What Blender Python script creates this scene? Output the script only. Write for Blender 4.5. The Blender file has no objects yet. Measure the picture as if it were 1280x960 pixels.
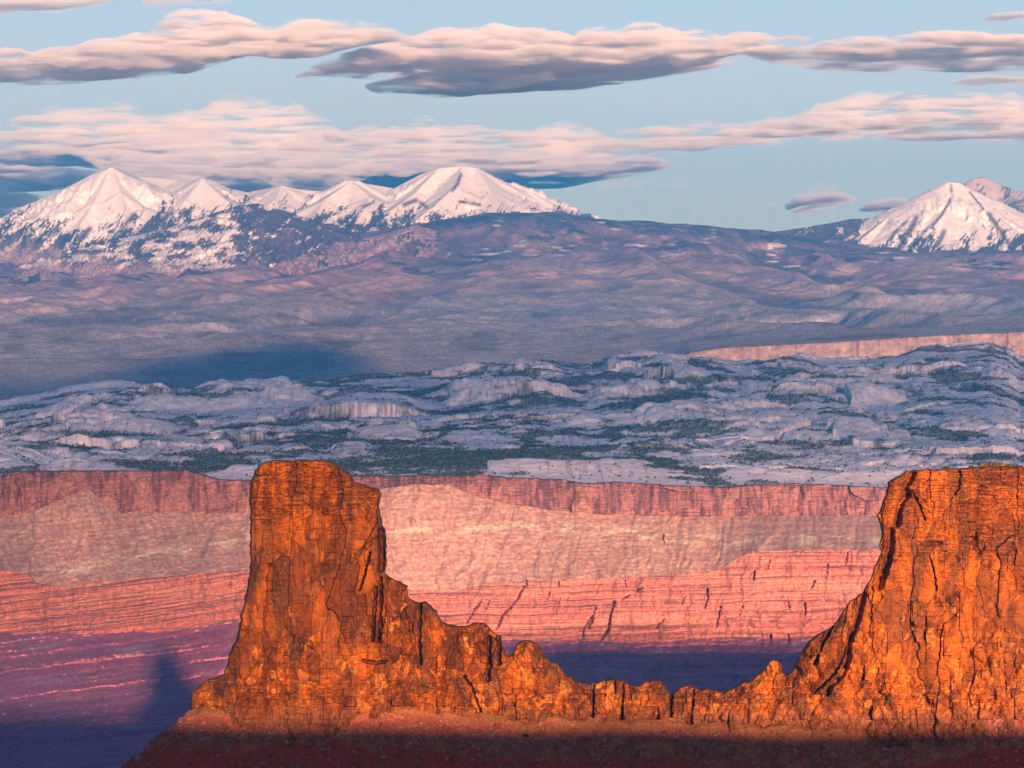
import bpy, math
import numpy as np
from mathutils import Vector

SC = bpy.context.scene
COL = SC.collection
R = math.radians

# ------------------------------------------------------------------ camera, sky, sun, exposure
W0, H0 = 1280.0, 960.0
HFOV = R(17.0)
F = (W0 / 2) / math.tan(HFOV / 2)      # focal length in photograph pixels
HORIZON = 390.0                         # row of the eye-level line

cam_data = bpy.data.cameras.new("camera")
cam_data.sensor_width = 36.0
cam_data.angle = HFOV
cam_data.clip_start = 1.0
cam_data.clip_end = 400000.0
cam_data.shift_y = (HORIZON - H0 / 2) / W0
cam = bpy.data.objects.new("camera", cam_data)
cam.rotation_euler = (R(90), 0, 0)
COL.objects.link(cam)
SC.camera = cam

SUN_EL = R(6.6)
SUN_AZ = R(6.6)            # sun behind the camera, this far to the right of straight behind
TAN_E = math.tan(SUN_EL)
TAN_A = math.tan(SUN_AZ)
to_sun = Vector((math.sin(SUN_AZ) * math.cos(SUN_EL), -math.cos(SUN_AZ) * math.cos(SUN_EL), math.sin(SUN_EL)))

SKY_TINT = (0.78, 0.965, 1.05)
world = bpy.data.worlds.new("World")
SC.world = world
world.use_nodes = True
wn, wl = world.node_tree.nodes, world.node_tree.links
sky = wn.new("ShaderNodeTexSky")
sky.sky_type = 'NISHITA'
sky.sun_disc = False
sky.sun_elevation = SUN_EL
sky.sun_rotation = math.atan2(to_sun.x, to_sun.y)
sky.altitude = 1800
sky.air_density = 1.0
sky.dust_density = 1.2
sky.ozone_density = 2.4
bg = wn["Background"]
bg.inputs["Strength"].default_value = 0.05
air = wn.new("ShaderNodeVectorMath")            # white balance of the evening sky
air.operation = 'MULTIPLY'
air.inputs[1].default_value = SKY_TINT
wl.new(sky.outputs[0], air.inputs[0])
wl.new(air.outputs[0], bg.inputs["Color"])

sun_data = bpy.data.lights.new("sun", 'SUN')
sun_data.energy = 5.0
sun_data.color = (1.0, 0.58, 0.36)
sun_data.angle = R(0.6)
sun = bpy.data.objects.new("sun", sun_data)
sun.rotation_euler = to_sun.to_track_quat('Z', 'Y').to_euler()
COL.objects.link(sun)

SC.view_settings.view_transform = 'Standard'
SC.view_settings.look = 'None'
SC.view_settings.exposure = 1.8
SC.view_settings.gamma = 1.0
SC.view_settings.use_curve_mapping = False
SC.render.engine = 'CYCLES'
cy = SC.cycles
cy.max_bounces = 8
cy.diffuse_bounces = 2
cy.glossy_bounces = 1
cy.volume_bounces = 6
cy.transparent_max_bounces = 8
cy.use_denoising = True
cy.volume_step_rate = 0.4
cy.volume_max_steps = 256

HAZE_DENSITY = 1.85e-5
HAZE_COLOR = (0.04, 0.46, 1.0)

# ------------------------------------------------------------------ noise
def _hash(ix, iy, seed):
    h = (ix.astype(np.int64) * 374761393 + iy.astype(np.int64) * 668265263 + seed * 1274126177) & 0xFFFFFFFF
    h = ((h ^ (h >> 13)) * 1103515245) & 0xFFFFFFFF
    h = ((h ^ (h >> 15)) * 2246822519) & 0xFFFFFFFF
    return h ^ (h >> 16)

def gn(x, y, seed=0):
    """2-D gradient noise, about -1..1"""
    xi, yi = np.floor(x), np.floor(y)
    xf, yf = x - xi, y - yi
    u = xf * xf * xf * (xf * (xf * 6 - 15) + 10)
    v = yf * yf * yf * (yf * (yf * 6 - 15) + 10)
    r = 0
    for dx in (0, 1):
        for dy in (0, 1):
            a = _hash(xi + dx, yi + dy, seed) * (2 * math.pi / 4294967296.0)
            g = np.cos(a) * (xf - dx) + np.sin(a) * (yf - dy)
            r = r + g * (u if dx else 1 - u) * (v if dy else 1 - v)
    return r * 1.5

def fbm(x, y, octv=5, seed=0, gain=0.5, lac=2.03):
    a, s, r = 1.0, 0.0, 0
    for k in range(octv):
        r = r + a * gn(x, y, seed + k * 17)
        s += a
        a *= gain
        x, y = x * lac + 3.7, y * lac + 1.3
    return r / s

def ridged(x, y, octv=5, seed=0, gain=0.5, lac=2.03):
    a, s, r = 1.0, 0.0, 0
    for k in range(octv):
        r = r + a * (1 - np.abs(gn(x, y, seed + k * 17)) * 1.4)
        s += a
        a *= gain
        x, y = x * lac + 3.7, y * lac + 1.3
    return r / s

def worley(x, y, seed=0, jit=0.9):
    """F1, F2, random value of the nearest cell, offset to its centre"""
    xi, yi = np.floor(x), np.floor(y)
    f1 = np.full(x.shape, 9.0)
    f2 = np.full(x.shape, 9.0)
    idv = np.zeros(x.shape)
    ox = np.zeros(x.shape)
    oy = np.zeros(x.shape)
    for dx in (-1, 0, 1):
        for dy in (-1, 0, 1):
            h = _hash(xi + dx, yi + dy, seed)
            jx = (h & 0xFFFF) / 65535.0
            jy = (h >> 16) / 65535.0
            cx = xi + dx + 0.5 + (jx - 0.5) * jit - x
            cyy = yi + dy + 0.5 + (jy - 0.5) * jit - y
            d = np.sqrt(cx * cx + cyy * cyy)
            near = d < f1
            f2 = np.where(near, f1, np.minimum(f2, d))
            idv = np.where(near, ((h * 2654435761) & 0xFFFFFF) / float(0xFFFFFF), idv)
            ox = np.where(near, -cx, ox)
            oy = np.where(near, -cyy, oy)
            f1 = np.where(near, d, f1)
    return f1, f2, idv, ox, oy

def sstep(a, b, x):
    t = np.clip((x - a) / (b - a), 0, 1)
    return t * t * (3 - 2 * t)

def curve(pts, x):
    p = np.array(pts, float)
    return np.interp(x, p[:, 0], p[:, 1])

def mix(a, b, t):
    t = np.asarray(t)[..., None]
    return np.asarray(a) * (1 - t) + np.asarray(b) * t

def px_x(px, Y):
    return (px - W0 / 2) / F * Y

def py_z(py, Y):
    return (HORIZON - py) / F * Y

def carve(PX, PY, lines, width, soft=0.6):
    """0..1 groove mask along polylines given in the wall's own column / row grid"""
    g = np.zeros(PX.shape)
    for pts, wd in lines:
        wd = wd * width
        p = np.array(pts, float)
        for a, b in zip(p[:-1], p[1:]):
            x0, x1 = min(a[0], b[0]) - 4 * wd, max(a[0], b[0]) + 4 * wd
            y0, y1 = min(a[1], b[1]) - 4 * wd, max(a[1], b[1]) + 4 * wd
            m = (PX > x0) & (PX < x1) & (PY > y0) & (PY < y1)
            if not m.any():
                continue
            e = b - a
            dx, dy = PX[m] - a[0], PY[m] - a[1]
            t = np.clip((dx * e[0] + dy * e[1]) / (e @ e), 0, 1)
            d = np.hypot(dx - t * e[0], dy - t * e[1])
            g[m] = np.maximum(g[m], 1 - sstep(wd * (1 - soft) * 0.5, wd, d))
    return g

# ------------------------------------------------------------------ tagging, meshes, materials
def tag(o, label=None, cat=None, group=None, kind=None):
    if label: o["label"] = label
    if cat: o["category"] = cat
    if group: o["group"] = group
    if kind: o["kind"] = kind
    return o

def mesh_from(name, V, Q, mat, colors=None, smooth=True, parent=None, link=True):
    """V (n,3), Q (m,4) or (m,3) faces, colors (n,3)"""
    me = bpy.data.meshes.new(name)
    V = np.ascontiguousarray(V, np.float32)
    Q = np.ascontiguousarray(Q, np.int32)
    k = Q.shape[1]
    me.vertices.add(len(V))
    me.vertices.foreach_set("co", V.ravel())
    me.loops.add(Q.size)
    me.loops.foreach_set("vertex_index", Q.ravel())
    me.polygons.add(len(Q))
    me.polygons.foreach_set("loop_start", np.arange(0, Q.size, k, dtype=np.int32))
    me.polygons.foreach_set("loop_total", np.full(len(Q), k, np.int32))
    me.update(calc_edges=True)
    me.polygons.foreach_set("use_smooth", np.full(len(Q), smooth, bool))
    if colors is not None:
        ca = me.attributes.new("tint", 'FLOAT_COLOR', 'POINT')
        c4 = np.ones((len(V), 4), np.float32)
        c4[:, :3] = np.clip(colors, 0, 1)
        ca.data.foreach_set("color", c4.ravel())
    me.materials.append(mat)
    if not link:
        return me
    o = bpy.data.objects.new(name, me)
    COL.objects.link(o)
    if parent is not None:
        o.parent = parent
    return o

def grid_faces(ny, nx, keep=None, flip=False):
    i = np.arange(ny * nx).reshape(ny, nx)
    q = np.stack([i[:-1, :-1], i[:-1, 1:], i[1:, 1:], i[1:, :-1]], -1)
    if flip:
        q = q[..., ::-1]
    q = q.reshape(-1, 4)
    if keep is not None:
        q = q[keep.reshape(-1)]
    return q

def compact(V, Q, C=None):
    used = np.unique(Q)
    m = np.zeros(len(V), np.int64)
    m[used] = np.arange(len(used))
    return V[used], m[Q], (None if C is None else C[used])

def ground_material(name, noise_scale, amount=0.35, rough=0.95, bump=0.0, bump_dist=1.0, stretch=(1, 1, 1)):
    """albedo from the per-point mineral / plant cover layer, broken up by fine procedural noise"""
    m = bpy.data.materials.new(name)
    m.use_nodes = True
    n, l = m.node_tree.nodes, m.node_tree.links
    b = n["Principled BSDF"]
    b.inputs["Roughness"].default_value = rough
    b.inputs["Specular IOR Level"].default_value = 0.15
    at = n.new("ShaderNodeAttribute"); at.attribute_name = "tint"
    tc = n.new("ShaderNodeTexCoord")
    mp = n.new("ShaderNodeMapping"); mp.inputs["Scale"].default_value = stretch
    l.new(tc.outputs["Object"], mp.inputs["Vector"])
    no = n.new("ShaderNodeTexNoise")
    no.inputs["Scale"].default_value = noise_scale
    no.inputs["Detail"].default_value = 5.0
    no.inputs["Roughness"].default_value = 0.65
    l.new(mp.outputs[0], no.inputs["Vector"])
    mr = n.new("ShaderNodeMapRange")
    mr.inputs["From Min"].default_value = 0.3; mr.inputs["From Max"].default_value = 0.7
    mr.inputs["To Min"].default_value = 1 - amount; mr.inputs["To Max"].default_value = 1 + amount
    l.new(no.outputs["Fac"], mr.inputs["Value"])
    mu = n.new("ShaderNodeVectorMath"); mu.operation = 'SCALE'
    l.new(at.outputs["Color"], mu.inputs[0]); l.new(mr.outputs[0], mu.inputs["Scale"])
    l.new(mu.outputs[0], b.inputs["Base Color"])
    if bump > 0:
        bp = n.new("ShaderNodeBump")
        bp.inputs["Strength"].default_value = bump
        bp.inputs["Distance"].default_value = bump_dist
        l.new(no.outputs["Fac"], bp.inputs["Height"])
        l.new(bp.outputs[0], b.inputs["Normal"])
    return m

MAT_ROCK = ground_material("red_sandstone", 1.6, 0.30, bump=0.35, bump_dist=0.18)
MAT_TALUS = ground_material("red_talus", 1.2, 0.5, bump=0.6, bump_dist=0.3)
MAT_WALL = ground_material("layered_red_beds", 0.07, 0.3, bump=0.25, bump_dist=3.0, stretch=(1, 1, 2.0))
MAT_DOME = ground_material("pale_slickrock", 0.035, 0.25, bump=0.3, bump_dist=5.0)
MAT_HILL = ground_material("foothill_cover", 0.016, 0.35, bump=0.35, bump_dist=25.0)
MAT_SNOW = ground_material("mountain_cover", 0.012, 0.12, bump=0.15, bump_dist=15.0)
MAT_PLAIN = ground_material("red_desert_soil", 0.02, 0.3)
MAT_TREE = ground_material("juniper_foliage", 0.1, 0.4)
MAT_SHRUB = ground_material("shrub_foliage", 3.0, 0.4)
MAT_STONE = ground_material("loose_stone", 2.0, 0.3)

# ------------------------------------------------------------------ haze
def build_haze():
    x0, x1, y0, y1, z0, z1 = -14000, 14000, -9000, 49500, -1300, 2150
    V = [(x, y, z) for x in (x0, x1) for y in (y0, y1) for z in (z0, z1)]
    Q = [(0, 1, 3, 2), (4, 6, 7, 5), (0, 4, 5, 1), (2, 3, 7, 6), (0, 2, 6, 4), (1, 5, 7, 3)]
    m = bpy.data.materials.new("blue_haze")
    m.use_nodes = True
    n, l = m.node_tree.nodes, m.node_tree.links
    n.remove(n["Principled BSDF"])
    pv = n.new("ShaderNodeVolumePrincipled")
    pv.inputs["Color"].default_value = (*HAZE_COLOR, 1)
    pv.inputs["Density"].default_value = HAZE_DENSITY
    pv.inputs["Anisotropy"].default_value = 0.2
    l.new(pv.outputs[0], n["Material Output"].inputs["Volume"])
    o = mesh_from("haze", np.array(V), np.array(Q), m, smooth=False)
    tag(o, "blue evening haze filling the air between the buttes and the mountains", "haze", kind="stuff")
build_haze()

# ------------------------------------------------------------------ desert floor
def build_floor():
    V = np.array([(-13500, -8800, -1200), (13500, -8800, -1200), (13500, 49300, -1200), (-13500, 49300, -1200)], float)
    C = np.tile([0.25, 0.10, 0.06], (4, 1))
    o = mesh_from("desert_ground", V, np.array([[0, 1, 2, 3]]), MAT_PLAIN, C)
    tag(o, "red desert floor at the bottom of the canyon below the cliffs", "ground", kind="structure")
build_floor()

# ------------------------------------------------------------------ the mesa the photographer stands on; its rim shades the lower canyon
def build_viewpoint():
    xs = np.linspace(-5000, 6500, 260)
    ys = np.concatenate([np.linspace(-8500, -300, 120), np.linspace(-280, 4, 40), np.linspace(5, 420, 60)])
    X, Y = np.meshgrid(xs, ys)
    z = -2.0 + 0 * X
    n = fbm(X / 300, Y / 300, 4, 5)
    z = z + n * 6 * sstep(15, 250, np.hypot(X, Y))
    z = np.minimum(z, -1.7 - 0.002 * np.hypot(X, Y) + 12 * sstep(100, 600, np.hypot(X, Y)) * 0.4)
    z = z - (4.0 + 7.0 * fbm(X / 32, Y / 400, 4, 7, gain=0.6)) * sstep(12, 90, X)
    # higher mesa behind and to the right
    hx = np.maximum(np.abs(X - 1900) - 820, 0)
    hy = np.maximum(np.abs(Y + 1600) - 600, 0)
    d = np.hypot(hx, hy) + n * 40
    z = np.maximum(z, z + (RIM_HILL - z) * (1 - sstep(0, 190, d)))
    drop = sstep(4, 40, Y - n * 0.5) * 330 + np.maximum(Y - 40, 0) * 1.6
    z = z - drop
    z = np.maximum(z, -1190)
    C = mix(np.array([0.30, 0.12, 0.06]), np.array([0.2, 0.09, 0.05]), 0.5 + 0.5 * n)
    V = np.stack([X, Y, z], -1).reshape(-1, 3)
    o = mesh_from("mesa_land", V, grid_faces(*X.shape), MAT_PLAIN, C.reshape(-1, 3))
    tag(o, "red mesa top under the viewpoint whose rim shades the canyon", "mesa", kind="structure")
RIM_HILL = 300.0
build_viewpoint()

# ------------------------------------------------------------------ mountains and foothills
def build_mountains():
    NX = 1240
    px = np.linspace(-110, 1390, NX)
    ys = np.concatenate([np.linspace(18800, 19900, 10), np.linspace(19920, 20300, 50), np.linspace(20340, 33000, 190),
                         np.linspace(33050, 43500, 430), np.linspace(43550, 47500, 110), np.linspace(47600, 49200, 12)])
    PX, Y = np.meshgrid(px, ys)
    X = px_x(PX, Y)
    # foothill control lines: rows of the photograph at a few distances
    lines = [
        (18800, [(-110, 505), (450, 500), (860, 485), (1280, 482), (1390, 482)]),
        (20000, [(-110, 492), (430, 486), (700, 478), (860, 471), (1280, 470), (1390, 470)]),
        (20170, [(-110, 491), (430, 485), (700, 475), (820, 463), (862, 441), (900, 435), (1000, 430), (1100, 424), (1200, 418), (1280, 415), (1390, 412)]),
        (24000, [(-110, 446), (430, 444), (700, 434), (860, 424), (1100, 410), (1280, 404), (1390, 402)]),
        (30000, [(-110, 402), (300, 398), (640, 395), (900, 392), (1390, 380)]),
        (36000, [(-110, 366), (100, 362), (300, 352), (480, 350), (640, 340), (860, 340), (1000, 347), (1390, 345)]),
        (38600, [(-110, 350), (100, 353), (240, 347), (400, 333), (520, 318), (640, 302), (760, 302), (860, 312), (1000, 326), (1180, 327), (1390, 326)]),
        (40000, [(-110, 338), (100, 345), (240, 338), (400, 322), (480, 304), (560, 285), (640, 278), (700, 276), (860, 290), (970, 302), (1050, 320), (1180, 322), (1390, 322)]),
        (41500, [(-110, 330), (240, 325), (480, 288), (600, 268), (700, 266.5), (716, 270), (764, 274), (860, 282), (891, 284), (943, 288.5), (1000, 296), (1100, 308), (1390, 312)]),
        (43000, [(-110, 330), (480, 295), (700, 285), (860, 295), (1390, 318)]),
        (49200, [(-110, 340), (1390, 340)]),
    ]
    zl = np.array([py_z(curve(c, px), d) for d, c in lines])
    yl = np.array([d for d, c in lines], float)
    z = np.empty_like(X)
    cols = worley(px / 3.6 + fbm(px / 30, px * 0, 3, 13) * 2, px * 0, 15)
    yshift = 70 * fbm(px / 26, px * 0, 5, 17)
    yfade = 1 - sstep(20200, 20800, ys)
    for j in range(NX):
        z[:, j] = np.interp(ys + yshift[j] * yfade, yl, zl[:, j])
    w = fbm(X / 2500, Y / 2500, 4, 11)
    amp = sstep(20800, 27000, Y) * (1 - 0.75 * sstep(38500, 41500, Y))
    rd = ridged((X + 0.22 * (Y - 34000) * np.tanh((X + 800) / 2500)) / 1500 + w * 0.55, Y / 8500 + w * 0.4, 3, 23, gain=0.42)
    z = z + amp * ((rd - 0.55) * 230 + ridged((X + 0.3 * Y) / 420 + w, Y / 3200, 3, 31) * 34 - 17)
    z = z + sstep(20170, 20800, Y) * fbm(X / 220, Y / 300, 4, 37) * 5
    cliff = (1 - sstep(20150, 20500, Y)) * sstep(19900, 20010, Y)
    hillz = z.copy()
    # ridge chains: (column, row, distance), fall-off slope, id (1 left massif, 2 forested hills, 3 right cone)
    K = 45000
    chains = [
        ([(-100, 325, 44000), (-40, 296, 44000), (0, 279.6, 44000), (21, 269, 44000), (46, 258.5, 44000), (70, 244.5, 44000), (98, 227, 44000), (119.5, 216, 44000),
          (139, 208.6, 44000), (151, 213, 44300), (169, 220, 45000), (197, 222, 45400), (225, 224, 45000), (243, 225, 44500), (253, 222.7, 44200),
          (267, 226, 44400), (281, 234, 45000), (309, 240, 45500), (330.5, 236, 45200), (352, 231, 44800), (373, 236, 45000), (404, 239, 45200),
          (418, 236, 45000), (432, 225, 44500), (448, 225.5, 44500), (456, 229, 44700), (482, 233, 45000), (499, 237, 45200), (513, 226, 45000), (530, 216, 44900),
          (550, 209, 44800), (578, 206.5, 44800), (595, 209, 44800), (612, 219, 44800), (640, 233, 44700), (667, 241.6, 44600), (685, 253.6, 44500),
          (700, 265, 44400), (740, 290, 44300)], 0.52, 1),
        ([(139, 209.5, 44000), (120, 250, 42900), (92, 296, 41800), (60, 340, 40600)], 0.55, 1),
        ([(139, 209.5, 44000), (150, 240, 43100), (158, 285, 42000), (150, 325, 41000)], 0.55, 1),
        ([(70, 245, 44000), (45, 285, 42800), (10, 325, 41500)], 0.5, 1),
        ([(10, 275, 44000), (-20, 300, 42900), (-60, 345, 41500)], 0.5, 1),
        ([(253, 223.5, 44200), (232, 250, 43300), (205, 288, 42200), (195, 325, 41200)], 0.5, 1),
        ([(253, 223.5, 44200), (285, 252, 43200), (312, 275, 42500)], 0.5, 1),
        ([(352, 231.5, 44800), (345, 250, 44000), (360, 275, 43000)], 0.45, 1),
        ([(440, 225.5, 44500), (405, 250, 43600), (395, 272, 42800)], 0.45, 1),
        ([(440, 225.5, 44500), (462, 246, 43700), (455, 262, 43000), (440, 282, 42300)], 0.42, 1),
        ([(578, 207, 44800), (570, 232, 43800), (545, 256, 42900), (520, 275, 42300)], 0.5, 1),
        ([(595, 209.5, 44800), (615, 240, 43700), (628, 262, 42800)], 0.45, 1),
        ([(550, 209.5, 44800), (520, 240, 43900), (490, 262, 43000)], 0.45, 1),
        # forested hills in front of the snow
        ([(195, 322, 41200), (225, 292, 41700), (255, 270, 41800), (300, 256, 41700), (322, 254, 41600), (345, 260, 41500), (395, 279, 41000), (440, 298, 40500), (482, 322, 39800)], 0.34, 5),
        ([(300, 256, 41700), (270, 290, 40900), (235, 325, 40000)], 0.38, 5),
        ([(322, 254, 41600), (340, 290, 40700), (330, 325, 39800)], 0.38, 5),
        ([(-30, 356, 39000), (20, 343, 39100), (45, 334, 39100), (70, 340, 39100), (95, 356, 39000)], 0.3, 2),
        ([(475, 300, 40300), (500, 286, 40300), (520, 281, 40300), (545, 289, 40200), (585, 306, 39900)], 0.28, 2),
        ([(690, 312, 39100), (705, 301, 39200), (720, 316, 38900), (730, 330, 38500)], 0.25, 2),
        # right-hand cone, the ridge beside it and the peak behind
        ([(960, 291, 42000), (1005, 284, 42300), (1046, 277.5, 42500), (1063, 273.5, 42700), (1101, 272.5, 43000), (1130, 285, 43000)], 0.3, 6),
        ([(1060, 312, 41000), (1085, 292, 41700), (1115, 267.5, 42300), (1136, 255, 42500), (1156, 243, 42600), (1177, 230.5, 42700), (1185.5, 227, 42700), (1197.5, 228, 42700), (1215, 238, 42600), (1252, 262, 42300), (1300, 296, 41900)], 0.52, 3),
        ([(1190, 228, 42700), (1182, 262, 41900), (1150, 300, 41000), (1135, 325, 40300)], 0.5, 3),
        ([(1195, 229, 42700), (1215, 268, 41800), (1228, 305, 40900), (1230, 325, 40400)], 0.5, 3),
        ([(1215, 238, 42600), (1262, 285, 41400), (1290, 318, 40500)], 0.5, 3),
        ([(1180, 248, 45000), (1208, 229, 45000), (1218, 222.5, 45000), (1232, 221.5, 45000), (1249, 232.6, 44800), (1270, 238, 44600), (1280, 239.5, 44500), (1330, 244, 44300), (1400, 262, 44200)], 0.5, 4),
        ([(1262, 238, 44600), (1275, 262, 43800), (1290, 285, 43000)], 0.45, 4),
    ]
    wx = fbm(X / 700, Y / 900, 4, 41) * 150
    wy = fbm(X / 700, Y / 900, 4, 47) * 190
    mz = np.full(X.shape, -9e9)
    mid = np.zeros(X.shape, int)
    mask = Y > 36500
    Xm, Ym, wxm, wym = X[mask], Y[mask], wx[mask], wy[mask]
    best = np.full(Xm.shape, -9e9)
    bid = np.zeros(Xm.shape, int)
    bd = np.zeros(Xm.shape)
    for pts, sl, cid in chains:
        P = np.array([(px_x(a, c), c, py_z(b, c)) for a, b, c in pts])
        near_d = np.full(Xm.shape, 9e9)
        val = np.full(Xm.shape, -9e9)
        for a, b in zip(P[:-1], P[1:]):
            e = b[:2] - a[:2]
            L2 = e @ e
            # warp fades out near the crest so the skyline stays where it is
            dx0, dy0 = Xm - a[0], Ym - a[1]
            t0 = np.clip((dx0 * e[0] + dy0 * e[1]) / L2, 0, 1)
            d0 = np.hypot(dx0 - t0 * e[0], dy0 - t0 * e[1])
            wf = sstep(0, 900, d0)
            dx, dy = dx0 + wxm * wf, dy0 + wym * wf
            t = np.clip((dx * e[0] + dy * e[1]) / L2, 0, 1)
            d = np.hypot(dx - t * e[0], dy - t * e[1])
            v = a[2] + t * (b[2] - a[2]) - sl * d * (1 - 0.12 * np.clip(d / 2500, 0, 1))
            val = np.maximum(val, v)
            near_d = np.minimum(near_d, d0)
        up = val > best
        best = np.where(up, val, best)
        bid = np.where(up, cid, bid)
        bd = np.where(up, near_d, bd)
    gull = ridged(Xm / 330 + wxm / 500, Ym / 1500 + wym / 900, 4, 53)
    best = best + sstep(60, 700, bd) * ((gull - 0.55) * 130 + (ridged(Xm / 120 + wxm / 260, Ym / 900 + wym / 700, 3, 56) - 0.5) * 52 + fbm(Xm / 160, Ym / 260, 4, 59) * 24) + fbm(Xm / 90, Ym / 120, 3, 61) * 5
    mz[mask] = best
    mid[mask] = bid
    top = mz > z
    owner = np.where(top, mid, 0)
    z = np.maximum(z, mz)
    PY = HORIZON - z / Y * F
    # ---- cover
    n1 = fbm(X / 800, Y / 2600, 6, 71, gain=0.58)
    n2 = fbm((X + 0.12 * Y) / 260, Y / 1300, 5, 73, gain=0.6)
    n3 = fbm(X / 60, Y / 260, 4, 79, gain=0.65)
    n4 = fbm(PX / 3.2, PY / 2.4, 3, 83, gain=0.7)
    FOR = np.array([0.075, 0.068, 0.074]); ASP = np.array([0.33, 0.205, 0.225]); TAN = np.array([0.56, 0.39, 0.31])
    SAGE = np.array([0.47, 0.40, 0.40]); SNOW = np.array([0.90, 0.79, 0.68]); RED = np.array([0.21, 0.135, 0.13]); PIN = np.array([0.25, 0.235, 0.245])
    C = mix(PIN, SAGE, sstep(-0.4, 0.4, n2 * 0.5 + n4 * 0.75))
    # purple brown aspen and oak belt, tan meadows
    up = sstep(30500, 35500, Y + n1 * 3500)
    C = mix(C, mix(ASP * 1.15, ASP * 0.5, sstep(-0.08, 0.12, n2 + n1 * 0.5 + n4 * 0.35)), up)
    belt = np.exp(-((PY - curve([(-110, 362), (60, 388), (160, 372), (260, 345), (420, 362), (520, 345), (640, 340), (760, 345), (900, 350), (1000, 360), (1100, 328), (1390, 330)], PX)) / 22.0) ** 2)
    C = mix(C, TAN, np.clip(belt * sstep(-0.06, 0.14, n1 * 0.8 + n2 * 0.65 + n4 * 0.2 + belt * 0.12), 0, 1) * 0.85)
    # conifers follow the drainages
    gy = (1 - sstep(0.30, 0.44, rd + n4 * 0.05)) * sstep(24000, 31000, Y)
    C = mix(C, FOR * 1.6, gy * 0.7)
    hum = sstep(0.18, 0.34, fbm(X / 420, Y / 1500, 4, 87) + n4 * 0.2) * sstep(21000, 24000, Y) * (1 - up * 0.4)
    C = mix(C, PIN * 0.55, hum * 0.6)
    # dark conifers on the high plateau
    pl = sstep(0, 14, curve([(-110, 300), (400, 300), (560, 300), (640, 296), (860, 306), (1000, 316), (1060, 326), (1390, 326)], PX) - PY + n2 * 16)
    C = mix(C, mix(FOR * 1.35, ASP * 0.85, sstep(-0.15, 0.3, n2 + n3 * 0.3 + n4 * 0.35)), pl)
    pat = sstep(0.16, 0.26, fbm(X / 700, Y / 900, 4, 89) + n4 * 0.12) * sstep(35500, 37500, Y)
    C = mix(C, FOR, pat * 0.85)
    streak = sstep(0.2, 0.32, fbm(PX / 34, PY / 5.0, 4, 97) + n4 * 0.1) * sstep(36500, 38500, Y) * (PX > 590)
    C = mix(C, SNOW * 0.92, streak * sstep(0.1, 0.3, fbm(PX / 60, PY / 30, 2, 99) + 0.12) * 0.9)
    # small pale bare spots lower down
    bare = sstep(0.42, 0.52, fbm(PX / 16, PY / 5, 4, 101)) * (1 - up)
    C = mix(C, TAN * 0.95, bare * 0.75)
    # mesa cliff
    cl = cliff * (PX > 840)
    rb = fbm(X / 40, z / 25, 4, 103)
    C = mix(C, mix(RED, np.array([0.30, 0.21, 0.195]), sstep(-0.3, 0.3, rb)), np.clip(cl, 0, 1) * sstep(-0.75, -0.2, n4 + rb * 0.6))
    red2 = np.exp(-((PY - curve([(840, 440), (1000, 424), (1120, 419), (1200, 414)], PX)) / 4.0) ** 2) * sstep(900, 960, PX) * (1 - sstep(1110, 1150, PX)) * sstep(0, 0.2, n2 + 0.12)
    C = mix(C, RED, np.clip(red2, 0, 1))
    # snow and trees on the massifs
    snowline = np.select([owner == 1, owner == 3, owner == 4], [curve([(-110, 262), (60, 268), (120, 285), (180, 258), (300, 250), (420, 262), (500, 256), (600, 258), (700, 258)], PX),
                                                                    curve([(960, 262), (1080, 290), (1150, 283), (1190, 302), (1230, 286), (1300, 272)], PX), 234 + 0 * PX], 230 + 0 * PX)
    streaks = 0.75 * fbm((PX + PY * 0.75) / 17, PY / 26, 3, 107) + 0.62 * fbm((PX + PY * 0.5) / 2.6, PY / 7.5, 3, 108, gain=0.7) + n4 * 0.30
    below = (PY - snowline)
    tf = sstep(0.0, 0.14, streaks + np.clip((below - 5) / 62, -1.1, 0.34) - 0.10)
    mcol = mix(mix(SNOW, np.array([0.50, 0.36, 0.29]), (owner == 4) * 0.75), FOR * (1 + 1.2 * (owner == 4))[..., None], tf)
    ribs = carve(PX + 2.0 * n4, PY, [([(1189, 232), (1190, 245), (1187, 252), (1178, 268), (1165, 284)], 3.0), ([(1146, 272), (1140, 286), (1128, 302)], 6.0), ([(1133, 276), (1112, 298)], 4.0),
                  ([(1236, 268), (1248, 285), (1262, 306)], 6.0), ([(1212, 240), (1230, 262)], 2.0), ([(1180, 290), (1172, 306)], 7.0),
                  ([(576, 218), (572, 230), (566, 238)], 4.0), ([(505, 256), (520, 250), (532, 258)], 5.0), ([(575, 252), (600, 256)], 4.0), ([(455, 258), (468, 252)], 4.0),
                  ([(70, 285), (55, 300), (25, 325)], 7.0), ([(112, 286), (92, 306), (84, 318)], 7.0), ([(168, 268), (140, 300), (128, 318)], 6.0), ([(215, 262), (196, 284), (180, 300)], 6.0), ([(232, 262), (222, 276)], 5.0)], 1.0, 1.0)
    mcol = mix(mcol, FOR, ribs * sstep(-0.5, 0.0, streaks + 0.1) * 0.95)
    low = sstep(30, 62, below + n2 * 26 + n4 * 6) * (owner == 1)
    mcol = mix(mcol, mix(ASP * 1.15, TAN * 0.8, sstep(-0.2, 0.3, n2 + n4 * 0.4)), low * sstep(-0.5, 0.1, n4 + 0.3))
    C = np.where(((owner == 1) | (owner == 3) | (owner == 4))[..., None], mcol, C)
    hillf = np.where((owner == 5) | (owner == 6), 1.0, 0)
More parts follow.
